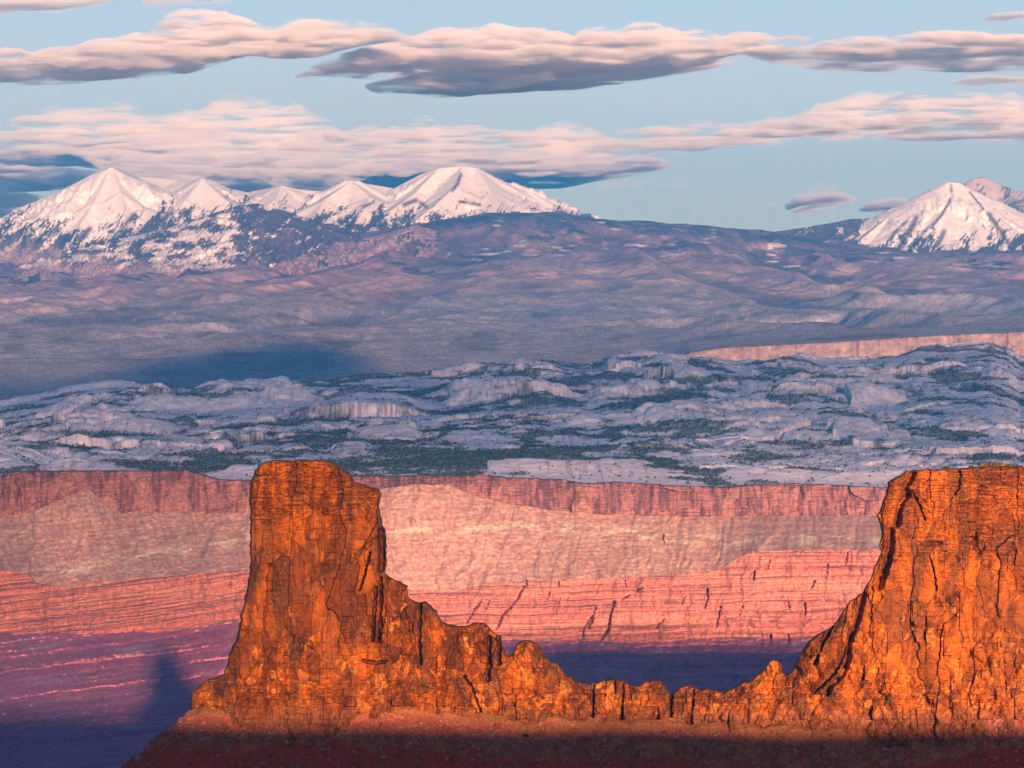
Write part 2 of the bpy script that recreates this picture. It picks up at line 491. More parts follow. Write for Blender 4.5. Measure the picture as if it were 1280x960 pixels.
    sn2 = sstep(0.20, 0.30, 0.8 * fbm((PX + PY * 0.9) / 20, PY / 12, 3, 109) + 0.5 * fbm((PX + PY * 0.8) / 2.6, PY / 6, 3, 110, gain=0.7) + n4 * 0.16 + 0.34 * (1 - sstep(255, 325, PX + 8 * n4)) * (owner == 5) + 0.12 * np.exp(-((PX - 290) / 60) ** 2) - 0.10)
    hc = mix(mix(FOR * 1.2, ASP * 0.55, sstep(-0.1, 0.4, n4 + n2)), SNOW * 0.95, sn2)
    hc = mix(hc, mix(ASP, TAN * 0.8, sstep(-0.3, 0.3, n4 + n2)), sstep(0, 26, PY - curve([(180, 316), (240, 322), (330, 324), (420, 318), (482, 312), (1390, 340)], PX) + n2 * 16 + n4 * 6))
    C = np.where((hillf > 0)[..., None], hc, C)
    small = (owner == 2) & (hillf == 0)
    C = np.where(small[..., None], mix(mix(ASP, TAN, sstep(-0.15, 0.35, n2 + n4 * 0.4)), FOR, sstep(0.12, 0.3, n2 - n4 * 0.4)), C)
    V = np.stack([X, Y, z], -1).reshape(-1, 3)
    C = C.reshape(-1, 3)
    oc = owner[:-1, :-1]
    specs = [
        ((oc == 0) | (oc == 2) | (oc == 5) | (oc == 6), "foothills", MAT_HILL, "purple brown forested foothills rising to the snowy peaks", "foothills"),
        (oc == 1, "snowy_mountain", MAT_SNOW, "long snowy mountain range with several peaks and dark tree streaks at left", "mountain"),
        (oc == 3, "snowy_mountain", MAT_SNOW, "single snow covered cone shaped mountain at the right edge", "mountain"),
        (oc == 4, "snowy_mountain", MAT_SNOW, "small snowy peak half hidden behind the cone shaped mountain", "mountain"),
    ]
    for keep, nm, mat, lab, cat in specs:
        v, q, c = compact(V, grid_faces(*X.shape, keep=keep), C)
        tag(mesh_from(nm, v, q, mat, c), lab, cat, kind="structure")
build_mountains()

# ------------------------------------------------------------------ clouds (real volumes inside closed slabs)
def cloud_material(name, sigma, cover, scale, edge=0.095):
    m = bpy.data.materials.new(name)
    m.use_nodes = True
    n, l = m.node_tree.nodes, m.node_tree.links
    n.remove(n["Principled BSDF"])
    pv = n.new("ShaderNodeVolumePrincipled")
    pv.inputs["Color"].default_value = (0.99, 0.955, 0.93, 1)
    pv.inputs["Anisotropy"].default_value = 0.0
    tc = n.new("ShaderNodeTexCoord")
    mp = n.new("ShaderNodeMapping")
    mp.inputs["Scale"].default_value = (scale * 0.10, scale * 0.07, scale)
    l.new(tc.outputs["Object"], mp.inputs["Vector"])
    no = n.new("ShaderNodeTexNoise")
    no.inputs["Scale"].default_value = 1.0
    no.inputs["Detail"].default_value = 5.0
    no.inputs["Roughness"].default_value = 0.68
    l.new(mp.outputs[0], no.inputs["Vector"])
    mr = n.new("ShaderNodeMapRange")
    mr.interpolation_type = 'SMOOTHSTEP'
    mr.inputs["From Min"].default_value = cover - edge
    mr.inputs["From Max"].default_value = cover + edge
    mr.inputs["To Min"].default_value = 0.0
    mr.inputs["To Max"].default_value = sigma
    l.new(no.outputs["Fac"], mr.inputs["Value"])
    l.new(mr.outputs[0], pv.inputs["Density"])
    l.new(pv.outputs[0], n["Material Output"].inputs["Volume"])
    return m

MAT_CLOUD = cloud_material("cloud_bank_vapour", 0.0034, 0.50, 1 / 130.0)
MAT_WISP = cloud_material("thin_cloud_vapour", 0.0018, 0.52, 1 / 300.0)

MAT_DECK = bpy.data.materials.new("overhead_cloud_vapour")
MAT_DECK.use_nodes = True
_n = MAT_DECK.node_tree.nodes
_n.remove(_n["Principled BSDF"])
_p = _n.new("ShaderNodeVolumePrincipled")
_p.inputs["Color"].default_value = (0.98, 0.98, 0.98, 1)
_p.inputs["Density"].default_value = 0.00075
MAT_DECK.node_tree.links.new(_p.outputs[0], _n["Material Output"].inputs["Volume"])

MAT_SMALL = cloud_material("ragged_cloud_vapour", 0.0032, 0.50, 1 / 150.0)
MAT_VEIL = bpy.data.materials.new("thin_overhead_vapour")
MAT_VEIL.use_nodes = True
_n = MAT_VEIL.node_tree.nodes
_n.remove(_n["Principled BSDF"])
_p = _n.new("ShaderNodeVolumePrincipled")
_p.inputs["Color"].default_value = (0.98, 0.98, 0.98, 1)
_p.inputs["Density"].default_value = 0.00042
MAT_VEIL.node_tree.links.new(_p.outputs[0], _n["Material Output"].inputs["Volume"])

def slab_cloud(spec, Yf, label, seed, mat=None, group=None, rough=1.0, nu=150, taper=0.6):
    """spec: (column, row of the front top edge, front thickness in rows, row where the flat underside ends)"""
    sp = np.array(spec, float)
    px = np.linspace(sp[0, 0], sp[-1, 0], nu)
    th = np.interp(px, sp[:, 0], sp[:, 2]); top = np.interp(px, sp[:, 0], sp[:, 1]) + 0.25 * th; th = np.interp(px, sp[:, 0], sp[:, 2]); bot = np.interp(px, sp[:, 0], sp[:, 3])
    u = (px - px[0]) / (px[-1] - px[0])
    endt = np.sqrt(np.clip(1 - np.abs(2 * u - 1) ** 6, 0, 1))
    ns = 40
    s = np.concatenate([np.linspace(0, 0.12, 10), np.linspace(0.14, 1, ns - 10)])
    zb = (HORIZON - (top + th)) / F * Yf
    Yb = np.maximum(zb * F / (HORIZON - bot), Yf + 1500)
    wob = fbm(px / 70.0, px * 0 + seed, 4, 600 + seed)
    Yfw = Yf + wob * 1200 * rough
    S, U = np.meshgrid(s, np.arange(nu))
    Yg = Yfw[:, None] + (Yb - Yfw)[:, None] * endt[:, None] * S
    PXg = np.tile(px[:, None], (1, len(s)))
    Xg = px_x(PXg, Yf) + (Yg - Yf) * (PXg - 640) / F
    thm = (1.3 * th / F * Yf * endt)[:, None]
    n1 = fbm(Xg / 1700, Yg / 2600, 5, 610 + seed)
    n2 = fbm(Xg / 1500 + 7, Yg / 2300, 5, 640 + seed)
    prof = np.sqrt(np.clip(1 - (1 - np.clip(S / 0.13, 0, 1)) ** 2, 0, 1)) * np.clip(1 - S, 0, 1) ** taper
    up = thm * prof * (0.72 + 0.75 * n1 * rough)
    dn = thm * prof * (0.28 + 0.55 * n2 * rough)
    zc = zb[:, None] + thm * 0.28
    Zt = zc + np.maximum(up, 0)
    Zb = zc - np.maximum(dn, 0)
    Vt = np.stack([Xg, Yg, Zt], -1).reshape(-1, 3)
    Vb = np.stack([Xg, Yg, Zb], -1).reshape(-1, 3)
    Q = np.vstack([grid_faces(nu, len(s), flip=True), grid_faces(nu, len(s)) + len(Vt)])
    c = Vt.mean(0)
    o = mesh_from("cloud", np.vstack([Vt, Vb]) - c, Q, mat or MAT_CLOUD)
    o.location = c
    tag(o, label, "cloud", group)
    return o

def puff(lobes, Y, depth, label, seed, mat=None, group=None):
    """one closed lumpy body: the outer envelope of overlapping round lobes (column, row, radius in rows)"""
    L = np.array([(px_x(a, Y), 0.0, py_z(b, Y), r / F * Y) for a, b, r in lobes])
    rng = np.random.default_rng(seed)
    extra = []
    for x, y, z, r in L:
        for k in range(7):
            d = rng.normal(0, 1, 3); d /= np.linalg.norm(d)
            d[2] = abs(d[2]) * 0.8 - 0.1
            q = r * rng.uniform(0.28, 0.5)
            extra.append((x + d[0] * r * 0.8, y + d[1] * r * 0.8, z + d[2] * r * 0.8, q))
    L = np.vstack([L, np.array(extra)])
    c = np.array([L[:, 0].mean(), 0, L[:, 2].mean()])
    nu, nv = 220, 110
    th = np.linspace(0, 2 * math.pi, nu, endpoint=False)
    ph = np.linspace(0, math.pi, nv)
    TH, PH = np.meshgrid(th, ph)
    # directions spread for a wide body
    ax = (L[:, 0].max() - L[:, 0].min()) / 2 + L[:, 3].max()
    az = (L[:, 2].max() - L[:, 2].min()) / 2 + L[:, 3].max()
    D = np.stack([np.cos(TH) * np.sin(PH) * ax, np.sin(TH) * np.sin(PH) * az, np.cos(PH) * az], -1)
    D /= np.linalg.norm(D, axis=-1, keepdims=True)
    rad = np.full(TH.shape, L[:, 3].min() * 0.3)
    for x, y, z, r in L:
        o = np.array([x, y, z]) - c
        b = D @ o
        disc = b * b - (o @ o - r * r)
        rad = np.where(disc > 0, np.maximum(rad, b + np.sqrt(np.maximum(disc, 0))), rad)
    P = D * rad[..., None]
    nn = fbm(P[..., 0] / 130 + seed, P[..., 2] / 110 + P[..., 1] / 160, 4, 700 + seed)
    P = P * (1 + 0.16 * nn)[..., None]
    P[..., 1] *= depth
    V = P.reshape(-1, 3)
    i = np.arange(nu * nv).reshape(nv, nu)
    j = np.roll(i, -1, axis=1)
    Q = np.stack([i[:-1], i[1:], j[1:], j[:-1]], -1).reshape(-1, 4)
    o = mesh_from("cloud", V, Q, mat or MAT_CLOUD)
    o.location = (c[0], Y, c[2])
    if label: tag(o, label, "cloud", group)
    return o

def overhead(border, thick, label, seed, mat=None):
    """flat cloud at 2600 m; its outline is the shaded ground outline carried back along the sun's direction"""
    H = 2620.0
    pts = []
    for a, y in border:
        zg = np.interp(y, [7000, 8500, 9000, 18000, 20000, 25000], [-860, -720, -445, -275, -420, -270])
        L = (H - zg) / TAN_E
        pts.append((px_x(a, y) + TAN_A * L, y - L))
    P = np.array(pts)
    Pc = np.vstack([P, P[:1]])
    ln = np.concatenate([[0], np.cumsum(np.hypot(*np.diff(Pc, axis=0).T))])
    n = 260
    q = np.linspace(0, ln[-1], n, endpoint=False)
    bx, by = np.interp(q, ln, Pc[:, 0]), np.interp(q, ln, Pc[:, 1])
    c = np.array([bx.mean(), by.mean()])
    rho = np.linspace(0.0, 1, 60) ** 0.8
    RH, BX = np.meshgrid(rho, bx, indexing='ij')
    _, BY = np.meshgrid(rho, by, indexing='ij')
    wob = 1 + 0.10 * fbm(BX / 900, BY / 900, 4, 800 + seed)
    X = c[0] + (BX - c[0]) * RH * wob; Y = c[1] + (BY - c[1]) * RH * wob
    t = thick * np.sqrt(np.clip(1 - RH ** 3, 0, 1)) * (1 + 0.5 * fbm(X / 800, Y / 800, 4, 820 + seed))
    Zt, Zb = H + t * 0.6, H - t * 0.4
    i = np.arange(len(rho) * n).reshape(len(rho), n)
    j = np.roll(i, -1, axis=1)
    Qf = np.stack([i[:-1], i[1:], j[1:], j[:-1]], -1).reshape(-1, 4)
    area = np.sum(bx * np.roll(by, -1) - np.roll(bx, -1) * by)
    Qt, Qb = (Qf, Qf[:, ::-1]) if area > 0 else (Qf[:, ::-1], Qf)
    V = np.vstack([np.stack([X, Y, Zt], -1).reshape(-1, 3), np.stack([X, Y, Zb], -1).reshape(-1, 3)])
    o = mesh_from("cloud", V - [c[0], c[1], H], np.vstack([Qt, Qb + i.size]), mat or MAT_DECK)
    o.location = (c[0], c[1], H)
    tag(o, label, "cloud")

def build_clouds():
    # top tier
    slab_cloud([(-60, 62, 20, 118), (40, 50, 24, 116), (130, 38, 30, 112), (230, 22, 38, 104), (310, 15, 44, 84), (390, 22, 34, 80), (470, 30, 18, 62), (545, 40, 8, 52)], 60000,
               "long pink topped cloud with blue underside at the upper left", 1)
    slab_cloud([(365, 84, 10, 100), (430, 60, 20, 106), (520, 38, 24, 112), (620, 28, 34, 122), (720, 28, 34, 118), (800, 30, 32, 106), (880, 34, 30, 92), (950, 34, 22, 76), (1015, 42, 8, 56)], 62000,
               "long pink and grey cloud streak in the top middle", 2)
    slab_cloud([(455, 96, 10, 126), (530, 88, 18, 129), (620, 82, 22, 126), (720, 76, 20, 120), (820, 70, 16, 104), (930, 66, 8, 84)], 66000,
               "flat cloud with dark blue underside hanging below the top middle streak", 3)
    slab_cloud([(925, 56, 6, 80), (1020, 46, 12, 92), (1120, 40, 16, 96), (1220, 34, 20, 97), (1340, 32, 20, 98)], 62000,
               "dark blue flat cloud at the upper right edge", 4)
    slab_cloud([(-80, 2, 4, 26), (0, 0, 5, 24), (70, -2, 6, 20), (140, -4, 4, 8)], 58000, "grey blue cloud wedge in the top left corner", 5)
    slab_cloud([(175, -2, 4, 12), (220, -4, 4, 11), (290, -2, 3, 5)], 58000, "small grey cloud sliver at the top edge left of the middle", 6, mat=MAT_WISP)
    slab_cloud([(1225, 20, 3, 28), (1270, 12, 4, 29), (1340, 8, 5, 30)], 58000, "small blue cloud sliver near the top right corner", 7)
    slab_cloud([(1185, 98, 3, 107), (1240, 93, 4, 110), (1340, 90, 5, 112)], 60000, "thin dark blue cloud below the upper right cloud", 8)
    # long bank over the peaks
    slab_cloud([(-80, 160, 40, 205), (0, 150, 42, 205), (80, 138, 46, 200), (160, 130, 74, 226), (260, 133, 78, 230), (340, 138, 76, 232), (420, 138, 70, 228), (520, 146, 58, 214), (640, 156, 50, 214), (740, 162, 40, 212), (830, 166, 18, 196), (880, 172, 8, 186)], 64000,
               "broad pink cloud bank spread above the snowy range", 11, rough=0.8)
    slab_cloud([(620, 158, 14, 182), (720, 160, 22, 188), (800, 156, 28, 190), (880, 148, 32, 188), (960, 140, 30, 182), (1040, 128, 36, 180), (1120, 118, 42, 176), (1200, 112, 44, 170), (1340, 106, 48, 168)], 66000,
               "long pink cloud arm rising towards the right edge", 12, rough=0.8)
    slab_cloud([(420, 190, 12, 236), (500, 186, 20, 243), (600, 184, 26, 246), (700, 190, 22, 242), (780, 196, 14, 226), (850, 194, 8, 214)], 72000,
               "blue based cloud behind the rounded snow dome", 13)
    slab_cloud([(-80, 182, 14, 232), (0, 180, 18, 218), (90, 180, 20, 214), (180, 184, 16, 226), (300, 190, 16, 238), (440, 196, 12, 240)], 74000,
               "blue grey cloud layer above the left snow pyramid", 14)
    slab_cloud([(-80, 238, 10, 262), (-10, 234, 16, 268), (40, 240, 14, 262), (90, 248, 8, 258)], 76000, "low pale cloud at the left edge beside the snow pyramid", 15, mat=MAT_WISP)
    slab_cloud([(1085, 168, 3, 176), (1180, 164, 6, 180), (1340, 158, 8, 182)], 64000, "dark blue flat cloud under the right end of the pink arm", 16)
    # the cloud deck overhead and behind the viewpoint that keeps the slickrock in shade
    overhead([(-170, 9150), (100, 9200), (300, 9250), (640, 9150), (850, 9350), (1000, 9800), (1120, 9500), (1400, 9300), (1480, 12000), (1450, 16000), (1400, 18200), (1000, 18500),
              (700, 18700), (480, 19300), (300, 19700), (0, 19900), (-170, 19500), (-190, 15000), (-190, 11000)], 240, "broad flat cloud overhead shading the sandstone domes", 31)
    overhead([(60, 18500), (90, 20600), (170, 22200), (270, 23600), (360, 24900), (425, 24800), (470, 22800), (480, 20000), (440, 18400), (250, 18000)], 460, "smaller cloud overhead shading the valley below the snowy range", 32)
    overhead([(-200, 18500), (-180, 20300), (-60, 20700), (60, 20900), (140, 20300), (120, 18800), (0, 18300)], 160, "small cloud overhead shading the valley at the left", 33)
    overhead([(-200, 6200), (-100, 6000), (200, 6200), (330, 7000), (380, 8000), (330, 9300), (200, 9700), (0, 9900), (-200, 9700), (-240, 8000)], 170, "unseen thin cloud veil added overhead to dim the left side of the canyon", 34, mat=MAT_VEIL)  # added out of view to dim the sun on the left wall
    slab_cloud([(225, 230, 6, 250), (290, 226, 12, 256), (360, 222, 14, 258), (460, 220, 12, 256), (540, 224, 8, 250)], 82000,
               "dark blue cloud layer low behind the snowy ridge", 17)
    slab_cloud([(-80, 250, 12, 285), (-20, 246, 16, 285), (30, 248, 14, 280), (75, 252, 10, 272), (120, 256, 6, 268)], 86000, "pale pink cloud low at the left edge behind the snow pyramid", 18)
    # an added vapour veil far beyond the mountains, there to whiten the low sky
    nx, ny = 60, 30
    gx, gy = np.meshgrid(np.linspace(-1, 1, nx), np.linspace(-1, 1, ny))
    rr = np.sqrt(np.clip(1 - gx ** 6, 0, 1) * np.clip(1 - gy ** 2, 0, 1))
    VX, VZ = gx * 44000, 3900 + gy * 8600
    Vv = np.vstack([np.stack([VX, 118000 - 6000 * rr, VZ], -1).reshape(-1, 3), np.stack([VX, 118000 + 6000 * rr, VZ], -1).reshape(-1, 3)])
    Qv = np.vstack([grid_faces(ny, nx), grid_faces(ny, nx, flip=True) + nx * ny])
    mv = MAT_VEIL.copy(); mv.name = "whitening_vapour"
    mv.node_tree.nodes["Principled Volume"].inputs["Density"].default_value = 4.0e-5
    tag(mesh_from("whitening_veil", Vv, Qv, mv), "faint added veil whitening the low sky behind the mountains", "added veil", kind="stuff")
    slab_cloud([(-80, 196, 12, 244), (0, 198, 16, 246), (60, 204, 16, 244), (110, 210, 12, 238), (150, 214, 6, 230)], 70000, "pink and blue layered cloud left of the snow pyramid", 19)
    # puffs
    puff([(165, 205, 26), (190, 190, 34), (222, 186, 40), (252, 190, 36), (280, 205, 28), (232, 206, 34), (300, 213, 16)], 58000, 1.0,
         "rounded pink cumulus puff sitting on the left snowy peaks", 21)
    puff([(352, 214, 20), (372, 196, 30), (384, 190, 27), (402, 200, 26), (420, 212, 22), (440, 220, 12)], 59000, 1.0,
         "grey pink cumulus puff between two snowy peaks", 22)
    puff([(475, 210, 11), (492, 205, 15), (510, 204, 15), (524, 210, 10)], 59000, 1.0, "small pink puff left of the rounded snow dome", 23)
    puff([(752, 231, 7), (775, 228, 9), (798, 229, 8), (830, 229, 6), (852, 231, 5)], 60000, 1.5, "little pink cloud right of the rounded snow dome", 24, mat=MAT_WISP)
    lone = slab_cloud([(980, 250, 4, 268), (1000, 243, 5, 271), (1022, 238, 6, 266), (1048, 238, 6, 260), (1072, 244, 3, 254)], 60000, "lone cumulus cloud with blue base left of the cone mountain", 25, mat=MAT_SMALL)
    crown = puff([(1000, 247, 6), (1012, 242, 9), (1026, 238, 10), (1040, 239, 9), (1054, 243, 7)], 60000, 1.2, None, 25, mat=MAT_SMALL)
    crown.name = "billow"
    crown.location = crown.location - lone.location
    crown.parent = lone
    puff([(957, 256, 4), (965, 254, 5), (975, 255, 4)], 60000, 1.2, "tiny blue cloud wisp left of the lone cumulus", 26, mat=MAT_WISP)
    slab_cloud([(1072, 256, 4, 267), (1100, 247, 8, 269), (1125, 246, 8, 268), (1150, 252, 4, 264)], 60000, "small blue cloud touching the slope of the cone mountain", 27, mat=MAT_SMALL)
build_clouds()

# ------------------------------------------------------------------ slickrock domes
CREST = [(-80, 512), (0, 507), (50, 499), (100, 488), (150, 483), (240, 488), (320, 481), (410, 476), (450, 468), (525, 466), (565, 462), (600, 455), (640, 451),
         (695, 453), (740, 457), (760, 449), (840, 445), (870, 448), (920, 457), (940, 455), (1000, 449), (1025, 455), (1120, 447), (1150, 437),
         (1240, 431), (1262, 439), (1275, 450), (1320, 446), (1390, 450)]
def build_domes():
    NX = 1180
    px = np.linspace(-90, 1380, NX)
    ys = 9130 * (18900 / 9130) ** np.linspace(0, 1, 860)
    PX, Y = np.meshgrid(px, ys)
    X = px_x(PX, Y)
    cz = py_z(curve(CREST, PX), 17200)
    z0 = py_z(curve([(-90, 604), (300, 606), (560, 603), (760, 607), (1100, 614), (1380, 614)], PX), 9000.0)
    t = np.clip((Y - 9000) / 8200, 0, 1)
    z = z0 + (cz - z0) * (t ** 1.1)
    back = np.maximum(Y - 17300, 0)
    z = z - back * 0.3 - 5 * (1 - sstep(9130, 9400, Y))
    wv = fbm(X / 900, Y / 1300, 4, 201)
    # ledges: the ground climbs in low benches
    bench = (Y + wv * 1400) / 1150.0
    fr = bench - np.floor(bench)
    z = z + (sstep(0.55, 0.95, fr) - fr) * 9 * sstep(9600, 10500, Y) * (1 - sstep(16300, 17200, Y))
    wxx, wyy = fbm(X / 260, Y / 420, 3, 203) * 90, fbm(X / 260, Y / 420, 3, 205) * 140
    f1, f2, idv, _, _ = worley((X + wxx) / 260, (Y + wyy) / 520, 211)
    d1 = np.clip(1 - (f1 / 0.98) ** 2, 0, 1) ** 0.8 * (0.35 + 0.9 * idv)
    g1, g2, idg, _, _ = worley((X + wxx * 0.6) / 80, (Y + wyy * 0.6) / 170, 223)
    d2 = np.clip(1 - (g1 / 0.98) ** 2, 0, 1) ** 0.8 * (0.4 + 0.8 * idg)
    h1, h2, idh, _, _ = worley((X + wxx * 0.3) / 30, (Y + wyy * 0.3) / 75, 229)
    d3 = np.clip(1 - (h1 / 0.98) ** 2, 0, 1) ** 0.8
    rock = sstep(-0.35, 0.15, fbm(X / 750, Y / 800, 4, 233) + 0.28 * sstep(600, 1100, PX) + 0.06)     # rocky areas against flats
    flat = np.exp(-((PX - 560) / 260) ** 2 - ((Y - 10300) / 900) ** 2)
    rock = rock * (1 - 0.8 * flat)
    am = sstep(9300, 9900, Y)
    relief = am * (0.25 + 0.75 * rock)
    cm = (1 - 0.55 * sstep(15800, 17000, Y))
    z = z + relief * cm * ((d1 * 52 + d2 * 20) * (0.35 + 1.15 * sstep(-0.25, 0.3, fbm(X / 1400, Y / 1100, 3, 245))) + d3 * 7 - 26) + fbm(X / 25, Y / 50, 4, 239) * 3.0 * am
    # a walled alcove left of the middle
    alc = np.exp(-((PX - 455) / 70) ** 4) * sstep(12650, 12700, Y + fbm(X / 40, Y / 900, 3, 241) * 110) * (1 - sstep(13200, 15200, Y))
    z = z + alc * 55
    PY = HORIZON - z / Y * F
    # cover
    low = (1 - d1) * 0.55 + (1 - d2) * 0.35 + (1 - rock) * 0.35
    vn = fbm(X / 420, Y / 360, 5, 251) + 0.35 * fbm(X / 60, Y / 90, 4, 257)
    veg = sstep(0.30, 0.42, low * 0.60 + vn * 0.60 + 0.14 * flat + 0.42 * fbm(PX / 90, PY / 9, 4, 261) + 0.10 * (PY < 500))
    veg = veg * (1 - 0.6 * np.clip(alc, 0, 1))
    st = fbm(X / 90, z / 5.0 + wv * 2, 4, 263)
    SAND = np.array([0.80, 0.73, 0.76]); PINK = np.array([0.72, 0.60, 0.63]); DK = np.array([0.36, 0.28, 0.31])
    C = mix(SAND, PINK, sstep(-0.4, 0.4, st + 0.4 * wv))
    C = mix(C, DK, sstep(0.18, 0.5, fbm(X / 14, z / 60 + Y / 900, 3, 269) * 0.8 + fbm(X / 300, Y / 300, 3, 271) * 0.6) * 0.7)
    GR = np.array([0.045, 0.085, 0.085])
    spk = fbm(PX / 1.6, PY / 1.3, 2, 273, gain=0.8)
    C = mix(C, GR, np.clip(veg * (0.78 + 0.5 * spk) + 0.55 * sstep(0.35, 0.6, spk) * sstep(0.3, 0.55, low + vn * 0.4), 0, 1))
    V = np.stack([X, Y, z], -1).reshape(-1, 3)
    o = mesh_from("slickrock_land", V, grid_faces(*X.shape), MAT_DOME, C.reshape(-1, 3))
    tag(o, "shaded blue grey sandstone domes with dark juniper patches below the mountains", "sandstone land", kind="structure")
    # junipers: low poly crowns set on the plant patches, far too many to count
    rng = np.random.default_rng(7)
    wgt = (veg * 0.9 + 0.05) * sstep(9050, 9300, Y) * (1 - sstep(17300, 17600, Y))
    wgt = (wgt / wgt.sum()).ravel()
    N = 34000
    idx = rng.choice(wgt.size, N, p=wgt)
    bx = X.ravel()[idx] + rng.uniform(-2, 2, N); by = Y.ravel()[idx] + rng.uniform(-5, 5, N); bz = z.ravel()[idx]
    r = rng.uniform(1.6, 3.6, N); h = r * rng.uniform(1.3, 2.1, N)
    ring = np.array([(math.cos(a), math.sin(a)) for a in np.linspace(0, 2 * math.pi, 6)[:-1]])
    jit = rng.uniform(0.7, 1.25, (N, 5))
    VV = np.zeros((N, 7, 3))
    VV[:, 0] = np.stack([bx, by, bz - 0.5], -1)
    VV[:, 1:6, 0] = bx[:, None] + ring[:, 0] * r[:, None] * jit
    VV[:, 1:6, 1] = by[:, None] + ring[:, 1] * r[:, None] * jit
    VV[:, 1:6, 2] = bz[:, None] + h[:, None] * rng.uniform(0.35, 0.65, (N, 5))
    VV[:, 6] = np.stack([bx, by, bz + h], -1)
    T = []
    for k in range(5):
        T += [(0, 1 + (k + 1) % 5, 1 + k), (6, 1 + k, 1 + (k + 1) % 5)]
    T = (np.array(T)[None] + (np.arange(N) * 7)[:, None, None]).reshape(-1, 3)
    CC = np.repeat(rng.uniform(0.6, 1.4, (N, 1)) * np.array([0.036, 0.050, 0.028]), 7, axis=0)
    o = mesh_from("juniper_woodland", VV.reshape(-1, 3), T, MAT_TREE, CC)
    tag(o, "dark dots of juniper trees scattered over the pale sandstone domes", "junipers", kind="stuff")
build_domes()

# ------------------------------------------------------------------ far canyon wall
def build_canyon():
    NX = 1230
    px = np.linspace(-60, 1330, NX)
    RIM = [(-60, 596), (0, 597), (20, 591), (100, 590), (235, 590), (255, 595), (275, 601), (312, 602), (440, 598), (480, 597), (520, 596), (590, 597), (600, 595),
           (640, 599), (700, 601), (730, 606), (770, 604), (800, 606), (850, 609), (900, 611), (940, 608), (1000, 606), (1100, 611), (1330, 612)]
    BASE = [(-60, 655), (0, 648), (40, 640), (75, 625), (100, 613), (112, 612), (125, 622), (150, 640), (312, 642), (470, 612), (520, 605), (560, 606), (600, 622), (650, 632),
            (720, 641), (850, 646), (950, 645), (1100, 645), (1330, 646)]
    TAL = [(-60, 706), (0, 712), (35, 718), (45, 728), (80, 734), (140, 726), (200, 721), (312, 713), (470, 728), (515, 739), (575, 739), (605, 731), (730, 723), (840, 720), (900, 713), (935, 690), (945, 689),
           (1100, 687), (1330, 686)]
    STR = [(-60, 790), (0, 792), (200, 790), (312, 775), (600, 800), (800, 803), (1000, 797), (1330, 790)]
    rim, base, tal, st = [curve(c, px) + 1.4 * fbm(px / 9, px * 0 + k, 4, 300 + k) for k, c in enumerate((RIM, BASE, TAL, STR))]
    base = np.maximum(base, rim + 6)
    n0, n1, n2, n3 = 80, 130, 160, 150
    rows_py, rows_y, rows_k = [], [], []
    def seg(a, b, ya, yb, n, last=False):
        for k in range(n + (1 if last else 0)):
            t = k / n
            rows_py.append(a + (b - a) * t); rows_y.append(ya + (yb - ya) * t)
    one = np.ones(NX)
    y_rim = 9000 + 60 * fbm(px / 90, px * 0, 3, 311)
    bk = np.zeros(NX)
    rows_py.append(rim - 2.2); rows_y.append(y_rim + 190)
    rows_py.append(rim - 1.6); rows_y.append(y_rim + 14)
    seg(rim, base, y_rim, y_rim - 45, n0)
    seg(base, tal, y_rim - 45, 8660 * one, n1)
    seg(tal, st, 8650 * one, 8420 * one, n2)
    y_bot = curve([(-60, 6500), (300, 6700), (640, 7200), (1330, 7200)], px)
    seg(st, 985 + 0 * px, 8420 * one, y_bot, n3, True)
    rows_py.append(1120 + 0 * px); rows_y.append(y_bot - 900)
    PY = np.array(rows_py); Y = np.array(rows_y)
    PX = np.tile(px, (len(PY), 1))
    X, Z = px_x(PX, Y), py_z(PY, Y)
    BAND = np.zeros(PY.shape, int)
    n0 += 1
    BAND[1 + n0:1 + n0 + n1] = 1
    BAND[1 + n0 + n1:1 + n0 + n1 + n2] = 2
    BAND[1 + n0 + n1 + n2:] = 3
    # strata dip gently to the left, as in the photograph
    dip = curve([(-60, 1), (300, 1), (420, 0.25), (1330, 0.15)], px)[None, :] * 0.13
    S = PY + (PX - 312) * dip + 3 * fbm(PX / 120, PY / 80, 3, 321)
    rel = np.zeros(PY.shape)
    # upper cliff: vertical buttresses and cracks
    w = fbm(PX / 20, PY / 30, 3, 331) * 3
    f1, f2, idv, ox, oy = worley((PX + 5 * w + 25 * fbm(PX / 70, PX * 0, 3, 332)) / 17, PY / 34 + w * 0.05, 333)
    g1, g2, idg, _, _ = worley((PX + w * 1.5) / 4.6, PY / 13 + w * 0.1, 335)
    butt = (idv - 0.5) * 30 + ox * (np.mod(idv * 5.7, 1) - 0.5) * 50 + (idg - 0.5) * 12 + fbm(PX / 60, PY / 200, 3, 337) * 60
    rel += np.where(BAND == 0, butt + 10 * fbm(PX / 50, S / 2.2, 3, 339), 0)
    # talus: fan ridges
    fans = (ridged(PX / 46 + fbm(PX / 50, PY / 50, 3, 341) * 0.5 + (PY - 640) * 0.004, PY / 220, 2, 343) - 0.5) * 34 + (ridged(PX / 13 + (PY - 640) * 0.012 * np.sign(PX - 520) + fbm(PX / 30, PY / 40, 3, 342) * 0.7, PY / 110, 3, 344) - 0.5) * 17 + fbm(PX / 5, PY / 4, 4, 345) * 6
    rel += np.where(BAND == 1, fans, 0)
    # layered red beds: steps
    lay = fbm(PX / 420, S / 2.6, 5, 351, gain=0.8)
    lay2 = fbm(PX / 300, S / 9.0, 3, 353)
    bl1, bl2, bid, _, _ = worley(PX / 8 + fbm(PX / 30, PY / 20, 2, 355), S / 16, 357)
    beds = lay * 20 + lay2 * 34 + (bid - 0.5) * 14 + fbm(PX / 26, PY / 60, 4, 359) * 40
    rel += np.where(BAND == 2, beds, 0)
